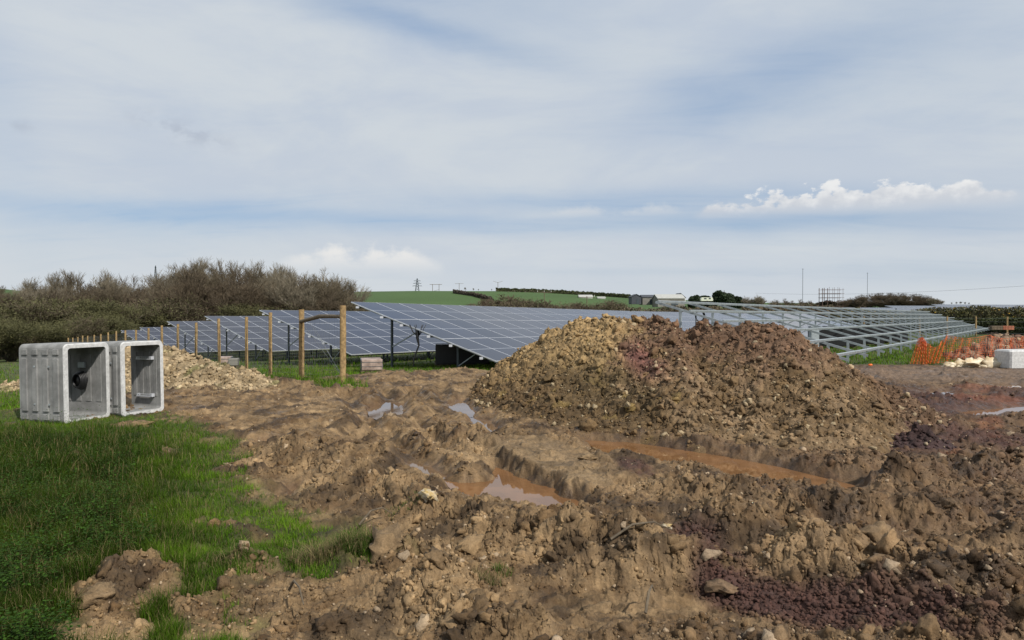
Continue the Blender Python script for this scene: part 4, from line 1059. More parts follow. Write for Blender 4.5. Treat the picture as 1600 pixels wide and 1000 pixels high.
# far fence on the right, and hedge
ff = empty('post_fence', (45, 62, tz(45, 62))); tagp(ff, 'row of thin timber posts in front of the dark hedge at the right', 'fence'); fo = Vector(ff.location)
fpp = []
for px, d in ((1350, 66), (1394, 65), (1437, 64), (1480, 63), (1525, 62), (1574, 61), (1625, 60), (1680, 59)):
    x = (px - 800) / F_ * d; z = tz(x, d); b = MB(); b.tube([Vector((x, d, z - .3)) - fo, Vector((x, d, z + .6)) - fo, Vector((x, d, z + 1.75)) - fo], [.075, .072, .068], 8); b.build('fence_post', M_wood, ff); fpp.append(Vector((x, d, z)) - fo)
b = MB()
for h in (.3, .8, 1.3, 1.6):
    for p, q in zip(fpp[:-1], fpp[1:]): b.bar(p + Vector((0, 0, h)), q + Vector((0, 0, h)), .012)
b.build('fence_wire', M_wire, ff)

# ------------------------------------------------------------------ foliage helpers
def leaf_cloud(P, size, up=.3):
    n = len(P); d = rng.normal(size=(n, 3)); d /= np.linalg.norm(d, axis=1)[:, None]; e = np.cross(d, rng.normal(size=(n, 3))); e /= np.linalg.norm(e, axis=1)[:, None] + 1e-9
    s = size * rng.uniform(.6, 1.4, (n, 1)); V = np.stack([P - d * s, P + e * s * .5, P + d * s, P - e * s * .5], 1)
    return V.reshape(-1, 3), np.arange(n * 4).reshape(-1, 4)
def hedge(name, pts, depth, height, n, size, m_, label, cat='hedge', flowers=0, lumpy=.35, seed=0):
    """pts: ground points along its line"""
    pts = [np.array(p, float) for p in pts]; seg = [np.linalg.norm(b - a) for a, b in zip(pts[:-1], pts[1:])]; tot = sum(seg); cum = np.concatenate([[0], np.cumsum(seg)])
    def pos(t):
        i = np.clip(np.searchsorted(cum, t, side='right') - 1, 0, len(seg) - 1); f = (t - cum[i]) / np.array(seg)[i]
        A = np.array(pts); return A[i] * (1 - f[:, None]) + A[i + 1] * f[:, None]
    root = empty(name, (pts[0][0], pts[0][1], tz(*pts[0]))); tagp(root, label, cat); base = np.array(root.location)
    def cloud(n, lo=0.0):
        t = rng.uniform(0, tot, n); c = pos(t); hh = height * (1 - lumpy + 2 * lumpy * np.clip(.5 + .9 * fbm(t / height * .5, t * 0 + seed, seed + 5, 3), 0, 1))
        a = rng.uniform(0, np.pi, n); rr = rng.uniform(.75, 1.05, n)
        ox = np.cos(a) * rr * depth / 2; oz = (np.sin(a) ** .7) * rr * hh
        if lo < .5: pass
        nrm = np.array([0., 1.]); x = c[:, 0] + ox * .0 + rng.normal(0, .1, n); y = c[:, 1] + ox; return np.stack([x, y, terrain(x, y) + oz], 1) - base
    V, Fq = leaf_cloud(cloud(n), size); link('foliage', np_mesh('foliage', V, Fq, m_), root)
    # inner woody core
    k = 60; t = np.linspace(0, tot, k); c = pos(t); hh = height * (1 - lumpy + 2 * lumpy * np.clip(.5 + .9 * fbm(t / height * .5, t * 0 + seed, seed + 5, 3), 0, 1)) * .86
    V = []; 
    for i in range(k):
        for a in np.linspace(0, math.pi, 7): V.append((c[i][0], c[i][1] + math.cos(a) * depth * .4, tz(c[i][0], c[i][1]) - .1 + math.sin(a) ** .7 * hh[i]))
    V = np.array(V) - base; ids = (np.arange(k - 1)[:, None] * 7 + np.arange(6)[None]).ravel(); link('stems', np_mesh('stems', V, np.stack([ids, ids + 1, ids + 8, ids + 7], 1), M_bark), root)
    if flowers: V, Fq = leaf_cloud(cloud(flowers), size * .8); link('flowers', np_mesh('flowers', V, Fq, M_gorse), root)
    return root
def gp(px, d): return ((px - 800) / F_ * d, d)
hedge('hedge', [gp(1405, 78), gp(1500, 72), gp(1600, 67), gp(1760, 62)], 2.6, 1.55, 26000, .10, M_hedge, 'dark clipped hedge behind the thin posts at the right', lumpy=.12, seed=3)
hedge('gorse_hedge', [gp(1300, 110), gp(1420, 104), gp(1520, 98), gp(1640, 92), gp(1800, 86)], 4, 2.9, 26000, .14, M_leafo, 'green gorse hedge with yellow flowers behind the clipped hedge', flowers=1500, lumpy=.2, seed=8)
hedge('hedge', [gp(880, 150), gp(960, 150), gp(1040, 148), gp(1120, 150), gp(1300, 160)], 5, 5.2, 30000, .22, M_twig, 'brown winter hedge beyond the nearest solar row', lumpy=.25, seed=12)
hedge('hedge', [gp(1180, 230), gp(1260, 232), gp(1350, 235)], 6, 4.8, 20000, .30, M_twigr, 'distant brown hedge line at the foot of the scaffold', lumpy=.35, seed=15)

# ------------------------------------------------------------------ bare trees
def tree_arrays(seed, H, spread, levels=4, kids=(7, 6, 6, 5), r0=.22, stems=1, upb=.55, twiglen=.75, trunk_frac=.3):
    r = np.random.default_rng(seed); trunk = MB(); segs = []
    def grow(p, d, L, rad, lv):
        n = 4 if lv < 2 else 2 if lv < levels else 1; pts = [p]; q = p.copy(); dd = d.copy()
        for i in range(n):
            dd = dd + r.normal(0, .16, 3) + np.array([0, 0, .07 * upb]); dd /= np.linalg.norm(dd); q = q + dd * L / n; pts.append(q.copy())
        rr = np.linspace(rad, rad * (.45 if lv < levels else .5), len(pts))
        if lv <= 1: trunk.tube(pts, rr, 6)
        else:
            for i in range(len(pts) - 1): segs.append((pts[i], pts[i + 1], rr[i], rr[i + 1]))
        if lv >= levels: return
        nk = kids[min(lv, len(kids) - 1)]
        for k in range(nk):
            t = r.uniform(trunk_frac if lv == 0 else .25, 1.0); i = min(int(t * n), n - 1); b = pts[i] + (pts[i + 1] - pts[i]) * (t * n - i)
            a = r.uniform(0, 6.28); side = np.array([math.cos(a), math.sin(a), 0]); side -= dd * np.dot(side, dd); side /= np.linalg.norm(side) + 1e-6
            ang = r.uniform(.35, .85) * spread; nd = dd * math.cos(ang) + side * math.sin(ang) + np.array([0, 0, .18 * upb]); nd /= np.linalg.norm(nd)
            grow(b, nd, L * r.uniform(.45, .68) * (1.15 - .3 * t), max(rad * .5 * (1.1 - .4 * t), .015), lv + 1)
    for s in range(stems):
        a = r.uniform(0, 6.28); lean = 0 if stems == 1 else r.uniform(.1, .55); d = np.array([math.cos(a) * lean, math.sin(a) * lean, 1.0]); d /= np.linalg.norm(d)
        grow(np.array([math.cos(a) * .15 * (stems > 1), math.sin(a) * .15 * (stems > 1), -.3]), d, H * .62, r0, 0)
    A = np.array([s[0] for s in segs]); B = np.array([s[1] for s in segs]); ra = np.array([s[2] for s in segs]); rb = np.array([s[3] for s in segs])
    t = B - A; t /= np.linalg.norm(t, axis=1)[:, None] + 1e-9; u = np.cross(t, r.normal(size=t.shape)); u /= np.linalg.norm(u, axis=1)[:, None] + 1e-9; v = np.cross(t, u)
    V = np.zeros((len(A), 6, 3))
    for k in range(3):
        c, s_ = math.cos(2.094 * k), math.sin(2.094 * k); o_ = u * c + v * s_; V[:, k] = A + o_ * ra[:, None]; V[:, 3 + k] = B + o_ * rb[:, None]
    off = (np.arange(len(A)) * 6)[:, None, None]; Fq = (np.array([[0, 1, 4, 3], [1, 2, 5, 4], [2, 0, 3, 5]])[None] + off).reshape(-1, 4)
    return trunk, V.reshape(-1, 3), Fq, B
proto = {}
def make_proto(key, seed, H, m_tw, m_bk=None, ivy=0, leaves=0, m_leaf=None, lsize=.12, **kw):
    trunk, V, Fq, tips = tree_arrays(seed, H, **kw); zs = V[:, 2].max(); k = H / zs
    tme = trunk.me('trunk', m_bk or M_bark, True); tme.transform(Matrix.Scale(k, 4)); cme = np_mesh('crown', V * k, Fq, m_tw); extra = None
    if leaves:
        P = tips[rng.integers(0, len(tips), leaves)] * k + rng.normal(0, .22, (leaves, 3)); LV, LF = leaf_cloud(P, lsize); extra = ('foliage', np_mesh('foliage', LV, LF, m_leaf))
    if ivy:
        zz_ = rng.uniform(0, H * .55, ivy); a = rng.uniform(0, 6.28, ivy); rr = rng.uniform(.2, .75, ivy) * (1 - zz_ / H); P = np.stack([np.cos(a) * rr, np.sin(a) * rr, zz_], 1); LV, LF = leaf_cloud(P, .16); extra = ('ivy', np_mesh('ivy', LV, LF, M_leafd))
    proto[key] = (tme, cme, extra)
make_proto('a', 1, 13, M_twigg, spread=.75, upb=.9, kids=(11, 8, 7, 5), r0=.32)
make_proto('b', 2, 12, M_twig, spread=.8, upb=.8, kids=(11, 8, 7, 5), r0=.3, ivy=1500)
make_proto('c', 3, 11, M_twigg, spread=.95, upb=.6, kids=(12, 8, 7, 5), r0=.32)
make_proto('d', 4, 10, M_twigr, spread=.85, upb=.8, kids=(11, 8, 7, 5), r0=.2)
make_proto('e', 5, 12.5, M_twig, spread=.7, upb=1.0, kids=(11, 8, 7, 5), r0=.2, stems=1)
make_proto('s', 11, 4.8, M_twigo, spread=1.05, upb=.5, kids=(7, 6, 5, 4), r0=.09, stems=6, trunk_frac=.15, leaves=15000, m_leaf=M_leafo, lsize=.045)
make_proto('t', 12, 5.2, M_twig, spread=1.05, upb=.5, kids=(7, 6, 5, 4), r0=.09, stems=6, trunk_frac=.15, leaves=9000, m_leaf=M_twigo, lsize=.045)
make_proto('u', 13, 5.0, M_twigr, spread=1.0, upb=.6, kids=(7, 6, 6, 5), r0=.09, stems=6, trunk_frac=.15)
def place_tree(key, px, d, top_py, label, cat='tree', group=None, name='bare_tree', Hw=None, kz=1.0):
    x = (px - 800) / F_ * d; g = tz(x, d); ztop = CZ + (YH - top_py) / F_ * d; H = max(ztop - g, 1.0)
    tme, cme, ex = proto[key]; h0 = {'a': 13, 'b': 12, 'c': 11, 'd': 10, 'e': 12.5, 's': 4.8, 't': 5.2, 'u': 5.0}[key]; s = H / h0
    root = empty(name, (x, d, g), rng.uniform(0, 6.28)); root.scale = (s * kz, s * kz, s); tagp(root, label, cat, group)
    link('trunk', tme, root); link('crown', cme, root)
    if ex: link(ex[0], ex[1], root)
    return root
ordn = ['leftmost', 'second', 'third', 'fourth', 'fifth', 'sixth', 'seventh', 'eighth', 'ninth', 'tenth', 'eleventh', 'twelfth', 'thirteenth', 'fourteenth', 'fifteenth', 'sixteenth', 'seventeenth', 'eighteenth', 'nineteenth', 'twentieth', 'twenty-first', 'twenty-second', 'twenty-third', 'twenty-fourth', 'twenty-fifth', 'twenty-sixth']
SKY_W0 = ([-120, 0, 60, 110, 150, 190, 220, 255, 280, 310, 340, 380, 420, 440, 465, 490, 505, 530, 555, 570], [445, 441, 436, 424, 421, 428, 432, 434, 418, 406, 404, 404, 410, 416, 413, 418, 432, 434, 440, 446])
SKY_W = (SKY_W0[0], [v - 5 for v in SKY_W0[1]])
xs1 = [-70, -25, 15, 42, 70, 98, 125, 150, 178, 205, 232, 258, 282, 302, 322, 343, 362, 382, 402, 424, 444, 466, 484, 520, 540]
for i, px in enumerate(xs1):
    d = 108 + rng.uniform(-5, 9); top = np.interp(px, *SKY_W) + rng.uniform(-2, 3)
    kind = 'd' if px in (178, 205, 232) else ['a', 'e', 'c', 'b', 'a'][i % 5]
    if px in (466, 484): kind = 'c'
    place_tree(kind, px, d, top, f'bare winter tree on the skyline of the left wood, {ordn[i] if i else "leftmost"} from the left' if i else 'bare winter tree at the far left end of the wood skyline', 'tree', 'skyline trees of the left wood', kz=1.0)
for i, px in enumerate(np.arange(-60, 560, 15)):
    d = 98 + rng.uniform(-4, 4); top = np.interp(px, *SKY_W) + rng.uniform(13, 32)
    place_tree(['d', 'b', 'e', 'a', 'd'][i % 5], px, d, top, 'brown bare tree in the ' + ('low left end of the wood, left of the concrete boxes' if px < 30 else 'part of the wood above the concrete boxes' if px < 255 else 'tallest part of the wood, above the near fence posts' if px < 430 else 'right end of the wood, by the gate posts'), 'tree', 'inner trees of the wood, ' + ('left end' if px < 30 else 'above the boxes' if px < 255 else 'tallest part' if px < 430 else 'right end'), kz=1.35)
shr = [(-60, 80, 474, 's'), (0, 78, 470, 's'), (40, 82, 466, 't'), (85, 84, 462, 's'), (120, 84, 465, 's'), (160, 86, 470, 't'), (190, 84, 474, 's'), (20, 66, 500, 't'), (-20, 62, 492, 's'), (60, 68, 498, 's'), (110, 72, 492, 't'), (150, 74, 492, 's'), (225, 92, 462, 'u'), (250, 92, 456, 't'), (275, 90, 464, 'u'), (305, 92, 460, 't'), (335, 94, 462, 'u'), (360, 92, 470, 's'), (392, 92, 474, 's'), (425, 96, 462, 'u'), (450, 96, 468, 'u'), (478, 94, 462, 'u'), (505, 96, 468, 't'), (530, 98, 466, 'u'), (556, 100, 468, 't'), (200, 96, 460, 'u')]
def wz(px, d):
    return ' low in front of the wood, nearest the boxes' if d < 76 else ' at the far left foot of the wood' if px < 50 else ' above the left concrete box' if px < 140 else ' above the right concrete box' if px < 230 else ' behind the far end of the fence' if px < 345 else ' behind the near fence posts' if px < 460 else ' behind the gate posts'
for i, (px, d, top, k) in enumerate(sorted(shr)):
    place_tree(k, px, d, top, {'s': 'olive-green rounded willow bush', 't': 'dull brown-green bush', 'u': 'reddish-brown bare bush'}[k] + wz(px, d), 'bush', {'s': 'willow bushes', 't': 'dull bushes', 'u': 'bare bushes'}[k] + wz(px, d), 'bush', kz=1.5)
for i, (px, top, k) in enumerate(((575, 474, 't'), (600, 475, 'u'), (625, 474, 't'), (760, 466, 'u'), (790, 458, 'u'), (800, 462, 'u'), (825, 462, 't'), (850, 466, 'u'), (875, 470, 't'), (905, 470, 'u'), (930, 468, 't'), (955, 467, 'u'))):
    place_tree(k, px, 150 + (i % 3) * 5, top, 'brown bare bush in the dip, ' + ('right of the wood and left of the hill hedge' if px < 640 else 'under the slanting hill hedge' if px < 870 else 'under the white cottage'), 'bush', 'bushes in the dip, ' + ('left' if px < 640 else 'middle' if px < 870 else 'right') + ' group', 'bush', kz=1.8)

# evergreen trees and farmstead
def evergreen(px, d, top, wpx, label, n=9000):
    x = (px - 800) / F_ * d; g = tz(x, d); H = CZ + (YH - top) / F_ * d - g; Wd = wpx / F_ * d
    root = empty('evergreen_tree', (x, d, g)); tagp(root, label, 'tree'); b = MB(); b.tube([(0, 0, -.3), (0, .1, H * .5), (.1, 0, H * .9)], [.35, .25, .08], 7)
    for k in range(7):
        a = k * 2.4; z = H * (.3 + .08 * k); b.tube([(0, 0, z), (math.cos(a) * Wd * .3, math.sin(a) * Wd * .3, z + H * .1)], [.12, .04], 5)
    b.build('trunk', M_bark, root)
    P = []
    for k in range(26):
        c = np.array([rng.uniform(-.5, .5) * Wd * .75, rng.uniform(-.5, .5) * Wd * .7, H * rng.uniform(.38, .86)]); rr = Wd * rng.uniform(.18, .30) * (1.15 - c[2] / H * .5)
        m = n // 26; v = rng.normal(size=(m, 3)); v /= np.linalg.norm(v, axis=1)[:, None]; P.append(c + v * rr * rng.uniform(.6, 1.05, (m, 1)) * np.array([1, 1, .8]))
    V, Fq = leaf_cloud(np.concatenate(P), .42); link('crown', np_mesh('crown', V, Fq, M_leafd), root)
evergreen(1131, 300, 449, 30, 'big round dark evergreen tree on the farm skyline', 15000)
evergreen(1150, 302, 461, 16, 'lower evergreen against the right of the big round one')
evergreen(1088, 300, 459, 20, 'leftmost dark conifer of the farm shelter belt')
evergreen(1101, 304, 460, 18, 'middle dark conifer of the farm shelter belt')
evergreen(1112, 301, 461, 14, 'dark conifer of the shelter belt next to the big tree')
for i, (px, top) in enumerate(((1162, 463), (1172, 461), (1182, 460), (1194, 462), (1205, 466), (1216, 467), (1228, 466), (1240, 468), (1252, 467), (1264, 468))):
    place_tree('c' if i < 5 else 'd', px, 300, top + rng.uniform(-1, 1), 'pale bare tree right of the farm evergreens' if i < 5 else 'low bare tree in the distant line before the scaffold', 'tree', 'pale bare trees by the farm' if i < 5 else 'distant line of low bare trees', kz=1.1)
for i, px in enumerate(np.arange(1316, 1470, 5.0)):
    e = 1 - abs((px - 1395) / 85) ** 3; place_tree('d' if px < 1455 else 'c', px, 330 + rng.uniform(-14, 14), 474 - 17 * e + rng.uniform(-1, 1), 'brown bare tree in the ' + ('left' if px < 1365 else 'middle' if px < 1420 else 'right') + ' third of the rounded copse', 'tree', 'rounded copse, ' + ('left' if px < 1365 else 'middle' if px < 1420 else 'right') + ' third', kz=1.3)
for i, px in enumerate(np.arange(1312, 1452, 9.0)):
    place_tree('u', px, 322, 469 + rng.uniform(-2, 1), 'low brown scrub at the foot of the rounded copse', 'bush', 'scrub under the rounded copse', 'bush', kz=2.2)
for i, px in enumerate((1487, 1494, 1501, 1508, 1514)):
    place_tree('d', px, 420, 470.5 + abs(px - 1500) * .12, 'tiny bare tree of the small far copse beyond the shining tables', 'tree', 'small far copse at the right', kz=1.4)
for px, d, top, lb in ((728, 500, 448.5, 'small round bare tree on the far hilltop'), (740, 500, 450, 'wind-bent small tree right of the round hilltop tree'), (748, 500, 451, 'tiny thin tree on the far hilltop hedge'), (768, 500, 451, 'small leaning tree near the tall hilltop pole')):
    place_tree('c', px, d, top, lb, 'tree', kz=.9)
def building(px0, px1, top, base, d, dep, roof_h, mw, mr, label, name='farm_building', ridge_x=True):
    x0, x1 = (px0 - 800) / F_ * d, (px1 - 800) / F_ * d; z1 = CZ + (YH - top) / F_ * d; z0 = CZ + (YH - base) / F_ * d - 2.5; w = x1 - x0; h = z1 - z0; cx = (x0 + x1) / 2
    root = empty(name, (cx, d, z0)); tagp(root, label, 'building'); eh = h - roof_h
    b = MB(); V = [(-w / 2, 0, 0), (w / 2, 0, 0), (w / 2, dep, 0), (-w / 2, dep, 0), (-w / 2, 0, eh), (w / 2, 0, eh), (w / 2, dep, eh), (-w / 2, dep, eh)]
    Fc = [(0, 1, 5, 4), (1, 2, 6, 5), (2, 3, 7, 6), (3, 0, 4, 7)]
    if ridge_x: V += [(-w / 2, dep / 2, h), (w / 2, dep / 2, h)]; Fc += [(5, 6, 9), (7, 4, 8)]
    else: V += [(0, 0, h), (0, dep, h)]; Fc += [(4, 5, 8), (6, 7, 9)]
    b.add(V, Fc); b.build('wall', mw, root)
    e = .25; b = MB()
    if ridge_x: rv = [(-w / 2 - e, -e, eh - .1), (w / 2 + e, -e, eh - .1), (w / 2 + e, dep / 2, h + .06), (-w / 2 - e, dep / 2, h + .06), (w / 2 + e, dep + e, eh - .1), (-w / 2 - e, dep + e, eh - .1)]
    else: rv = [(-w / 2 - e, dep + e, eh - .1), (-w / 2 - e, -e, eh - .1), (0, -e, h + .06), (0, dep + e, h + .06), (w / 2 + e, -e, eh - .1), (w / 2 + e, dep + e, eh - .1)]
    rv = rv + [(a_, b_, c_ - .15) for a_, b_, c_ in rv]
    b.add(rv, [(0, 1, 2, 3), (3, 2, 4, 5), (7, 6, 9, 8), (8, 9, 11, 10), (0, 6, 7, 1), (4, 10, 11, 5), (0, 3, 9, 6), (3, 5, 11, 9), (1, 7, 8, 2), (2, 8, 10, 4)]); b.build('roof', mr, root)
    b = MB(); b.box((w * .12, -.04, eh * .35), (min(w * .25, 3), .1, eh * .7)); b.build('door', M_steeld, root)
    return root
building(987, 1002, 459.5, 466, 300, 8, 1.0, M_slate, M_slate, 'small dark barn leftmost on the farm skyline', ridge_x=False)
building(1004, 1027, 460.5, 467, 302, 9, .9, M_shed, M_slate, 'long low grey shed left of the pale barn')
building(1028, 1070, 459.5, 470, 290, 12, 1.6, M_shed, M_greyroof, 'large pale-roofed barn in the middle of the farm')
building(1056, 1071, 458, 466, 310, 8, 1.9, M_white, M_slate, 'farmhouse with slate roof behind the pale barn', 'farmhouse', False)
building(905, 926, 460.5, 466, 420, 8, 1.2, M_white, M_greyroof, 'white cottage on the far green slope', 'cottage')
building(934, 946, 463.5, 466.5, 420, 5, .5, M_white, M_greyroof, 'tiny white shed right of the cottage', 'shed')
# caravan
x, d = (1104 - 800) / F_ * 285, 285; cz_ = CZ + (YH - 472.2) / F_ * d
cv = empty('caravan', (x, d, cz_)); tagp(cv, 'pale caravan parked below the dark conifers', 'caravan')
b = MB(); prof = [(-2.4, .5), (2.2, .5), (2.4, .9), (2.1, 1.9), (-2.0, 1.95), (-2.5, 1.3)]; n = len(prof)
b.add([(a, s, z) for s in (-1, 1) for a, z in prof], [tuple(range(n)), tuple(range(2 * n - 1, n - 1, -1))] + [(i, i + n, (i + 1) % n + n, (i + 1) % n) for i in range(n)]); b.build('body', M_cavan, cv)
b = MB(); b.box((-.8, -1.02, 1.45), (1.0, .04, .5)); b.box((1.0, -1.02, 1.45), (.8, .04, .5)); b.build('window', M_steeld, cv)
for s in (-1, 1): b = MB(); b.tube([(0, s * .9, .32), (0, s * 1.05, .32)], .32, 12); b.build('wheel', M_black, cv)

# hedgerows across the far hill
def hz(px, d): x = (px - 800) / F_ * d; return (x, d)
hedge('hedge', [hz(775, 470), hz(850, 478), hz(930, 470), hz(985, 450)], 3, 2.2, 6000, .5, M_hedge, 'dark hedge line along the crest of the far green hill', lumpy=.3, seed=31)
hedge('hedge', [hz(708, 430), hz(740, 400), hz(770, 360)], 3, 2.0, 4000, .5, M_bark, 'short brown hedge slanting down the far green hill', lumpy=.3, seed=33)

# pylon, poles, masts, scaffold
def pole(px, top, base, d, label, kind='T', cat='power pole'):
    x = (px - 800) / F_ * d; z1 = CZ + (YH - top) / F_ * d; z0 = CZ + (YH - base) / F_ * d - 3; root = empty('power_pole', (x, d, z0)); tagp(root, label, cat); h = z1 - z0
    if kind == 'H':
        for s in (-2.2, 2.2): b = MB(); b.tube([(s, 0, 0), (s, 0, h)], .17, 6); b.build('pole', M_woodd, root)
        b = MB(); b.bar((-4.2, 0, h - .2), (4.2, 0, h - .2), .25); b.bar((-2.2, 0, h * .4), (2.2, 0, h * .55), .15); b.build('crossarm', M_woodd, root)
    else:
        b = MB(); b.tube([(0, 0, 0), (0, 0, h)], .16, 6); b.build('pole', M_woodd, root); b = MB()
        if kind == 'V': b.bar((0, 0, h - .6), (-3.2, 0, h + .6), .14); b.bar((0, 0, h - .6), (3.2, 0, h + .6), .14)
        else: b.bar((-2.8, 0, h - .3), (2.8, 0, h - .3), .16)
        b.build('crossarm', M_woodd, root)
    for s in (-2.5, 0, 2.5): b = MB(); b.tube([(s, 0, h - .1), (s, 0, h + .35)], .1, 6); b.build('insulator', M_white, root)
    return root
pole(681, 444, 456, 480, 'twin-legged power pole on the far hill right of the pylon', 'H'); pole(717.5, 442.5, 456, 480, 'single power pole between the twin-legged pole and hilltop trees')
pole(778, 440.5, 456, 470, 'tallest hilltop power pole with V-shaped arms', 'V'); pole(850.5, 455.5, 474, 260, 'power pole standing on the green slope below the hill hedge'); pole(917, 463, 481, 240, 'thin pale pole in front of the white cottage'); pole(868, 454.5, 461, 500, 'small distant pole just right of the slope pole')
def lattice(px, top, base, d, label, w0, arms, name='pylon', cat='pylon'):
    x = (px - 800) / F_ * d; z1 = CZ + (YH - top) / F_ * d; z0 = CZ + (YH - base) / F_ * d - 3; h = z1 - z0; root = empty(name, (x, d, z0)); tagp(root, label, cat); b = MB()
    ws = lambda z: w0 * (1 - .88 * z / h); zs = np.linspace(0, h, 8)
    for i in range(7):
        za, zb = zs[i], zs[i + 1]; a, c = ws(za) / 2, ws(zb) / 2
        for sx_, sy_ in ((1, 1), (1, -1), (-1, 1), (-1, -1)): b.bar((a * sx_, a * sy_, za), (c * sx_, c * sy_, zb), .22)
        for sy_ in (1, -1): b.bar((-a, a * sy_, za), (c, c * sy_, zb), .12); b.bar((a, a * sy_, za), (-c, c * sy_, zb), .12)
        for sy_ in (1, -1): b.bar((a * sy_, -a, za), (c * sy_, c, zb), .12)
    b.build('tower', M_steeld, root)
    for fz, aw in arms: b = MB(); b.bar((-aw, 0, h * fz), (aw, 0, h * fz), .25, .3); b.bar((-aw, 0, h * fz), (0, 0, h * (fz + .07)), .14); b.bar((aw, 0, h * fz), (0, 0, h * (fz + .07)), .14); b.build('crossarm', M_steeld, root)
lattice(652, 435, 456, 620, 'steel lattice pylon on the far green hill', 4.0, [(.55, 4.2), (.70, 3.6), (.85, 3.0)])
lattice(243.5, 415, 440, 620, 'slim lattice mast poking above the left wood', 2.6, [(.9, .8)], 'lattice_mast', 'mast')
for px, top, base, d, lb in ((1254, 419.5, 474, 320, 'tall thin mast left of the scaffold'), (1355, 426, 474, 380, 'tall thin mast above the rounded copse')):
    x = (px - 800) / F_ * d; z1 = CZ + (YH - top) / F_ * d; z0 = CZ + (YH - base) / F_ * d - 2; root = empty('mast', (x, d, z0)); tagp(root, lb, 'mast')
    b = MB(); b.tube([(0, 0, 0), (0, 0, z1 - z0)], [.10, .08], 6); b.build('pole', M_steeld, root); b = MB(); b.bar((-.5, 0, z1 - z0 - .3), (.5, 0, z1 - z0 - .3), .08); b.build('boom', M_steeld, root)
# scaffold
d = 230; x0, x1 = (1285 - 800) / F_ * d, (1317 - 800) / F_ * d; z1 = CZ + (YH - 449) / F_ * d; z0 = tz(x0, d); root = empty('scaffold', ((x0 + x1) / 2, d, z0)); tagp(root, 'open scaffold tower standing on the right skyline', 'scaffold'); w = x1 - x0; h = z1 - z0
for sx_ in np.linspace(-.5, .5, 5):
    for yy in (0, 2.5): b = MB(); b.tube([(sx_ * w, yy, 0), (sx_ * w, yy, h * rng.uniform(.97, 1.02))], .05 if sx_ > -.2 else .11, 5); b.build('standard', M_rust, root)
for fz in (.45, .58, .70, .82, .93):
    for yy in (0, 2.5): b = MB(); b.tube([(-.56 * w, yy, h * fz), (.56 * w, yy, h * fz)], .05, 5); b.build('ledger', M_rust, root)
    if fz in (.58, .70, .82): b = MB(); b.box((-.05 * w, 1.25, h * fz - .1), (w * .9, 2.3, .06)); b.build('deck', M_woodd, root)
# overhead line at the right
a, c = at(1180, 458, 330), at(1700, 439, 200); b = MB(); pts = [a.lerp(c, t) - Vector((0, 0, 3.0 * 4 * t * (1 - t) * .6)) for t in np.linspace(0, 1, 24)]; b.tube(pts, .028, 4)
tagp(b.build('overhead_cable', M_steeld), 'faint overhead cable crossing the sky at the right', 'cable')
# far shining solar tables beyond the gorse hedge
def far_table(px0, py0, px1, py1, d0, ln, label):
    a = at(px0, py0, d0); r, up, n = frame_axes(11, 0.0, 68); root = empty('solar_table', (a.x, a.y, tz(a.x, a.y))); tagp(root, label, 'solar table', 'far tables beyond the gorse hedge')
    rot = Matrix((r, up, n)).transposed().to_euler(); nc = int(ln / (PW + GAP))
    for c in range(nc):
        for k in range(3): link('solar_panel', PME, root, a + r * ((c + .5) * (PW + GAP)) - up * ((k + .5) * (PL + GAP)) - root.location, rot)
    b = MB()
    for R in np.arange(.6, ln, 4.5):
        for s in (1.7, 4.9): p = a + r * R - up * s - n * .1; b.bar(p - root.location, Vector((p.x, p.y, tz(p.x, p.y) - .3)) - root.location, .1)
    b.build('post', M_steeld, root)
far_table(1316, 480.5, 0, 0, 118, 26, 'leftmost shining far table beyond the gorse hedge')
far_table(1382, 477.5, 0, 0, 116, 30, 'middle shining far table beyond the gorse hedge')
far_table(1455, 475.5, 0, 0, 114, 30, 'shining far table under the small far copse')
far_table(1552, 476, 0, 0, 112, 30, 'far table at the right edge of the picture')

# ------------------------------------------------------------------ right: netting, sacks, block, bricks
net = empty('safety_netting', (16.5, 25, tz(16.5, 25))); tagp(net, 'orange plastic safety netting sagging between stakes at the right', 'netting'); nb_ = Vector(net.location)
def sheet(top, bot, nu, nv, w):
    """grid of strips between two polylines of points"""
    def samp(L, t):
        L = [Vector(p) for p in L]; f = t * (len(L) - 1); i = min(int(f), len(L) - 2); return L[i].lerp(L[i + 1], f - i)
    b = MB(); G = [[samp(top, u / nu).lerp(samp(bot, u / nu), v / nv) + Vector((0, .06 * math.sin(u * .9) + .03 * math.sin(v * 1.7 + u), 0)) - nb_ for v in range(nv + 1)] for u in range(nu + 1)]
    for u in range(nu + 1):
        for v in range(nv): b.bar(G[u][v], G[u][v + 1], w)
    for v in range(nv + 1):
        for u in range(nu): b.bar(G[u][v], G[u + 1][v], w * (1.6 if v in (0, nv) else 1))
    return b
P = lambda px, py, d=25.0: at(px, py, d)
sheet([P(1436, 530), P(1442, 527), P(1447, 535)], [P(1423, 568), P(1437, 569), P(1450, 569)], 38, 24, .0055).build('folded_net', M_orange, net)
sheet([P(1447, 535), P(1462, 545), P(1480, 525)], [P(1446, 569), P(1454, 568), P(1466, 567)], 28, 24, .0052).build('twisted_net', M_orange, net)
sheet([P(1480, 524), P(1500, 528), P(1515, 529), P(1545, 524), P(1565, 529), P(1590, 528), P(1612, 524), P(1660, 530), P(1700, 525)], [P(1466, 567), P(1500, 566), P(1545, 566), P(1580, 566), P(1640, 566), P(1700, 566)], 84, 12, .0055).build('net_panel', M_orange, net)
for px in (1442, 1480, 1545, 1612, 1690):
    p = P(px, 524); b = MB(); b.tube([Vector((p.x, p.y + .05, tz(p.x, p.y) - .2)) - nb_, Vector((p.x, p.y + .05, p.z + .06)) - nb_], .012, 6); b.build('stake', M_rust, net)
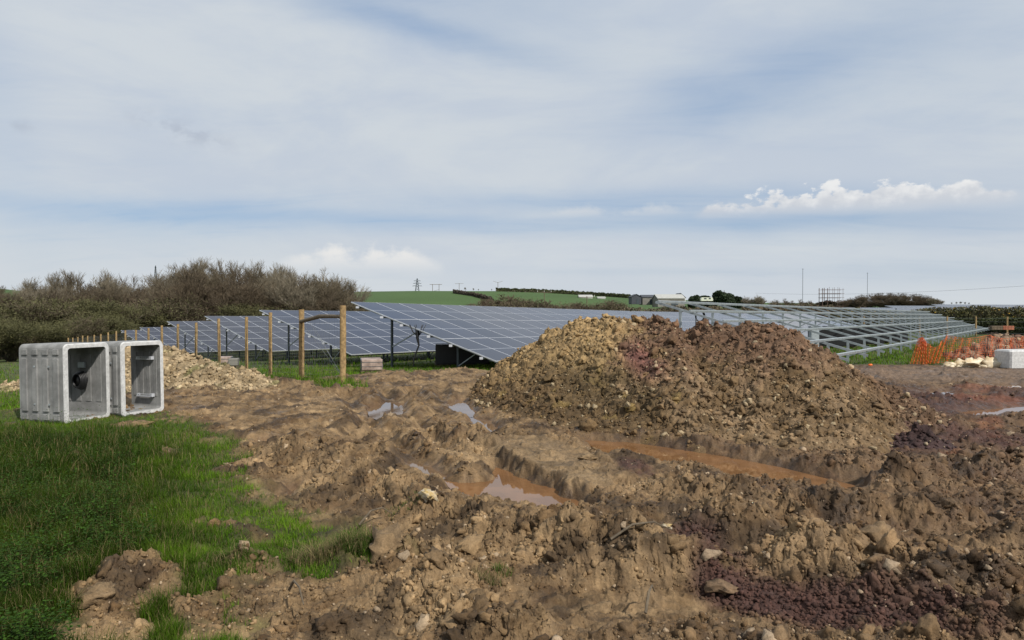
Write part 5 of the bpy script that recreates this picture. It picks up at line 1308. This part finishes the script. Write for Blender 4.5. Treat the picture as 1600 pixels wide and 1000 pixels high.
for i, (px, s, lb) in enumerate(((1484, .30, 'smallest pale sack at the left end of the sack row'), (1503, .40, 'pale slumped sack second from the left'), (1514, .42, 'leaning pale sack in the middle of the row'), (1531, .42, 'stained pale sack nearest the white block'), (1545, .45, 'tall pale sack against the white block'))):
    p = P(px, 566, 23.8); V = crumb(lump(I3[0], 1200 + i, .6, 1.8, 5), 800 + i) * s * .8 * np.array([.9, .7, [.55, .75, .85, 1.0, 1.1][i]])
    o = link('sack', np_mesh('sack', V, I3[1], M_sack, smooth=True), None, (p.x, p.y, tz(p.x, p.y) + s * .28)); tagp(o, lb, 'sack', 'pale sacks in front of the netting')
b = MB(); p = P(1594, 567, 23.6); b.box((0, 0, .32), (1.35, .7, .64), bev=.05); tagp(b.build('concrete_block', M_concl, None, (p.x, p.y, tz(p.x, p.y)), (0, 0, .15)), 'pale concrete block at the right edge beside the sacks', 'block')
for px, lb, m_ in ((1556, 'dull brick pack on top of the rubble heap, left one', M_woodd), (1573, 'orange-red brick pack on top of the rubble heap', M_brick)):
    p = at(px, 512, 29.3); b = MB()
    for r_ in range(2):
        for k in range(4): b.box((-.18 + .12 * k, 0, .045 + r_ * .085), (.112, .22, .075))
    tagp(b.build('brick_pack', m_, None, (p.x, p.y, p.z - .09)), lb, 'bricks')
p = w2(1360, 574); V = lump(I2[0], 77, .4, 1.6, 3) * .07
o = link('rag', np_mesh('rag', V, I2[1], M_orange), None, (p[0], p[1], .08)); tagp(o, 'small orange and white scrap at the end of the gravel track', 'litter')
# snapped sticks and roots in the mud
for i, (px, py, L, a, lb) in enumerate(((560, 846, .35, .9, 'thin dry stick poking up left of the white and yellow stone'), (955, 895, .5, .35, 'bent root lying across the clods in the centre'), (450, 965, .3, -1.0, 'thin twig on the wet soil at the bottom left'), (1010, 985, .3, 1.2, 'short twig near the bottom centre'))):
    x, y = w2(px, py); z = gz_at(x, y) + .05; b = MB(); q = [Vector((0, 0, 0)) + Vector((math.cos(a) * L * t, math.sin(a) * L * t, .10 * math.sin(3 * t))) for t in (0, .35, .7, 1)]; b.tube(q, [.009, .008, .006, .004], 6)
    tagp(b.build('stick', M_woodd, None, (x, y, z)), lb, 'stick')
print('scene built', len(bpy.data.objects))
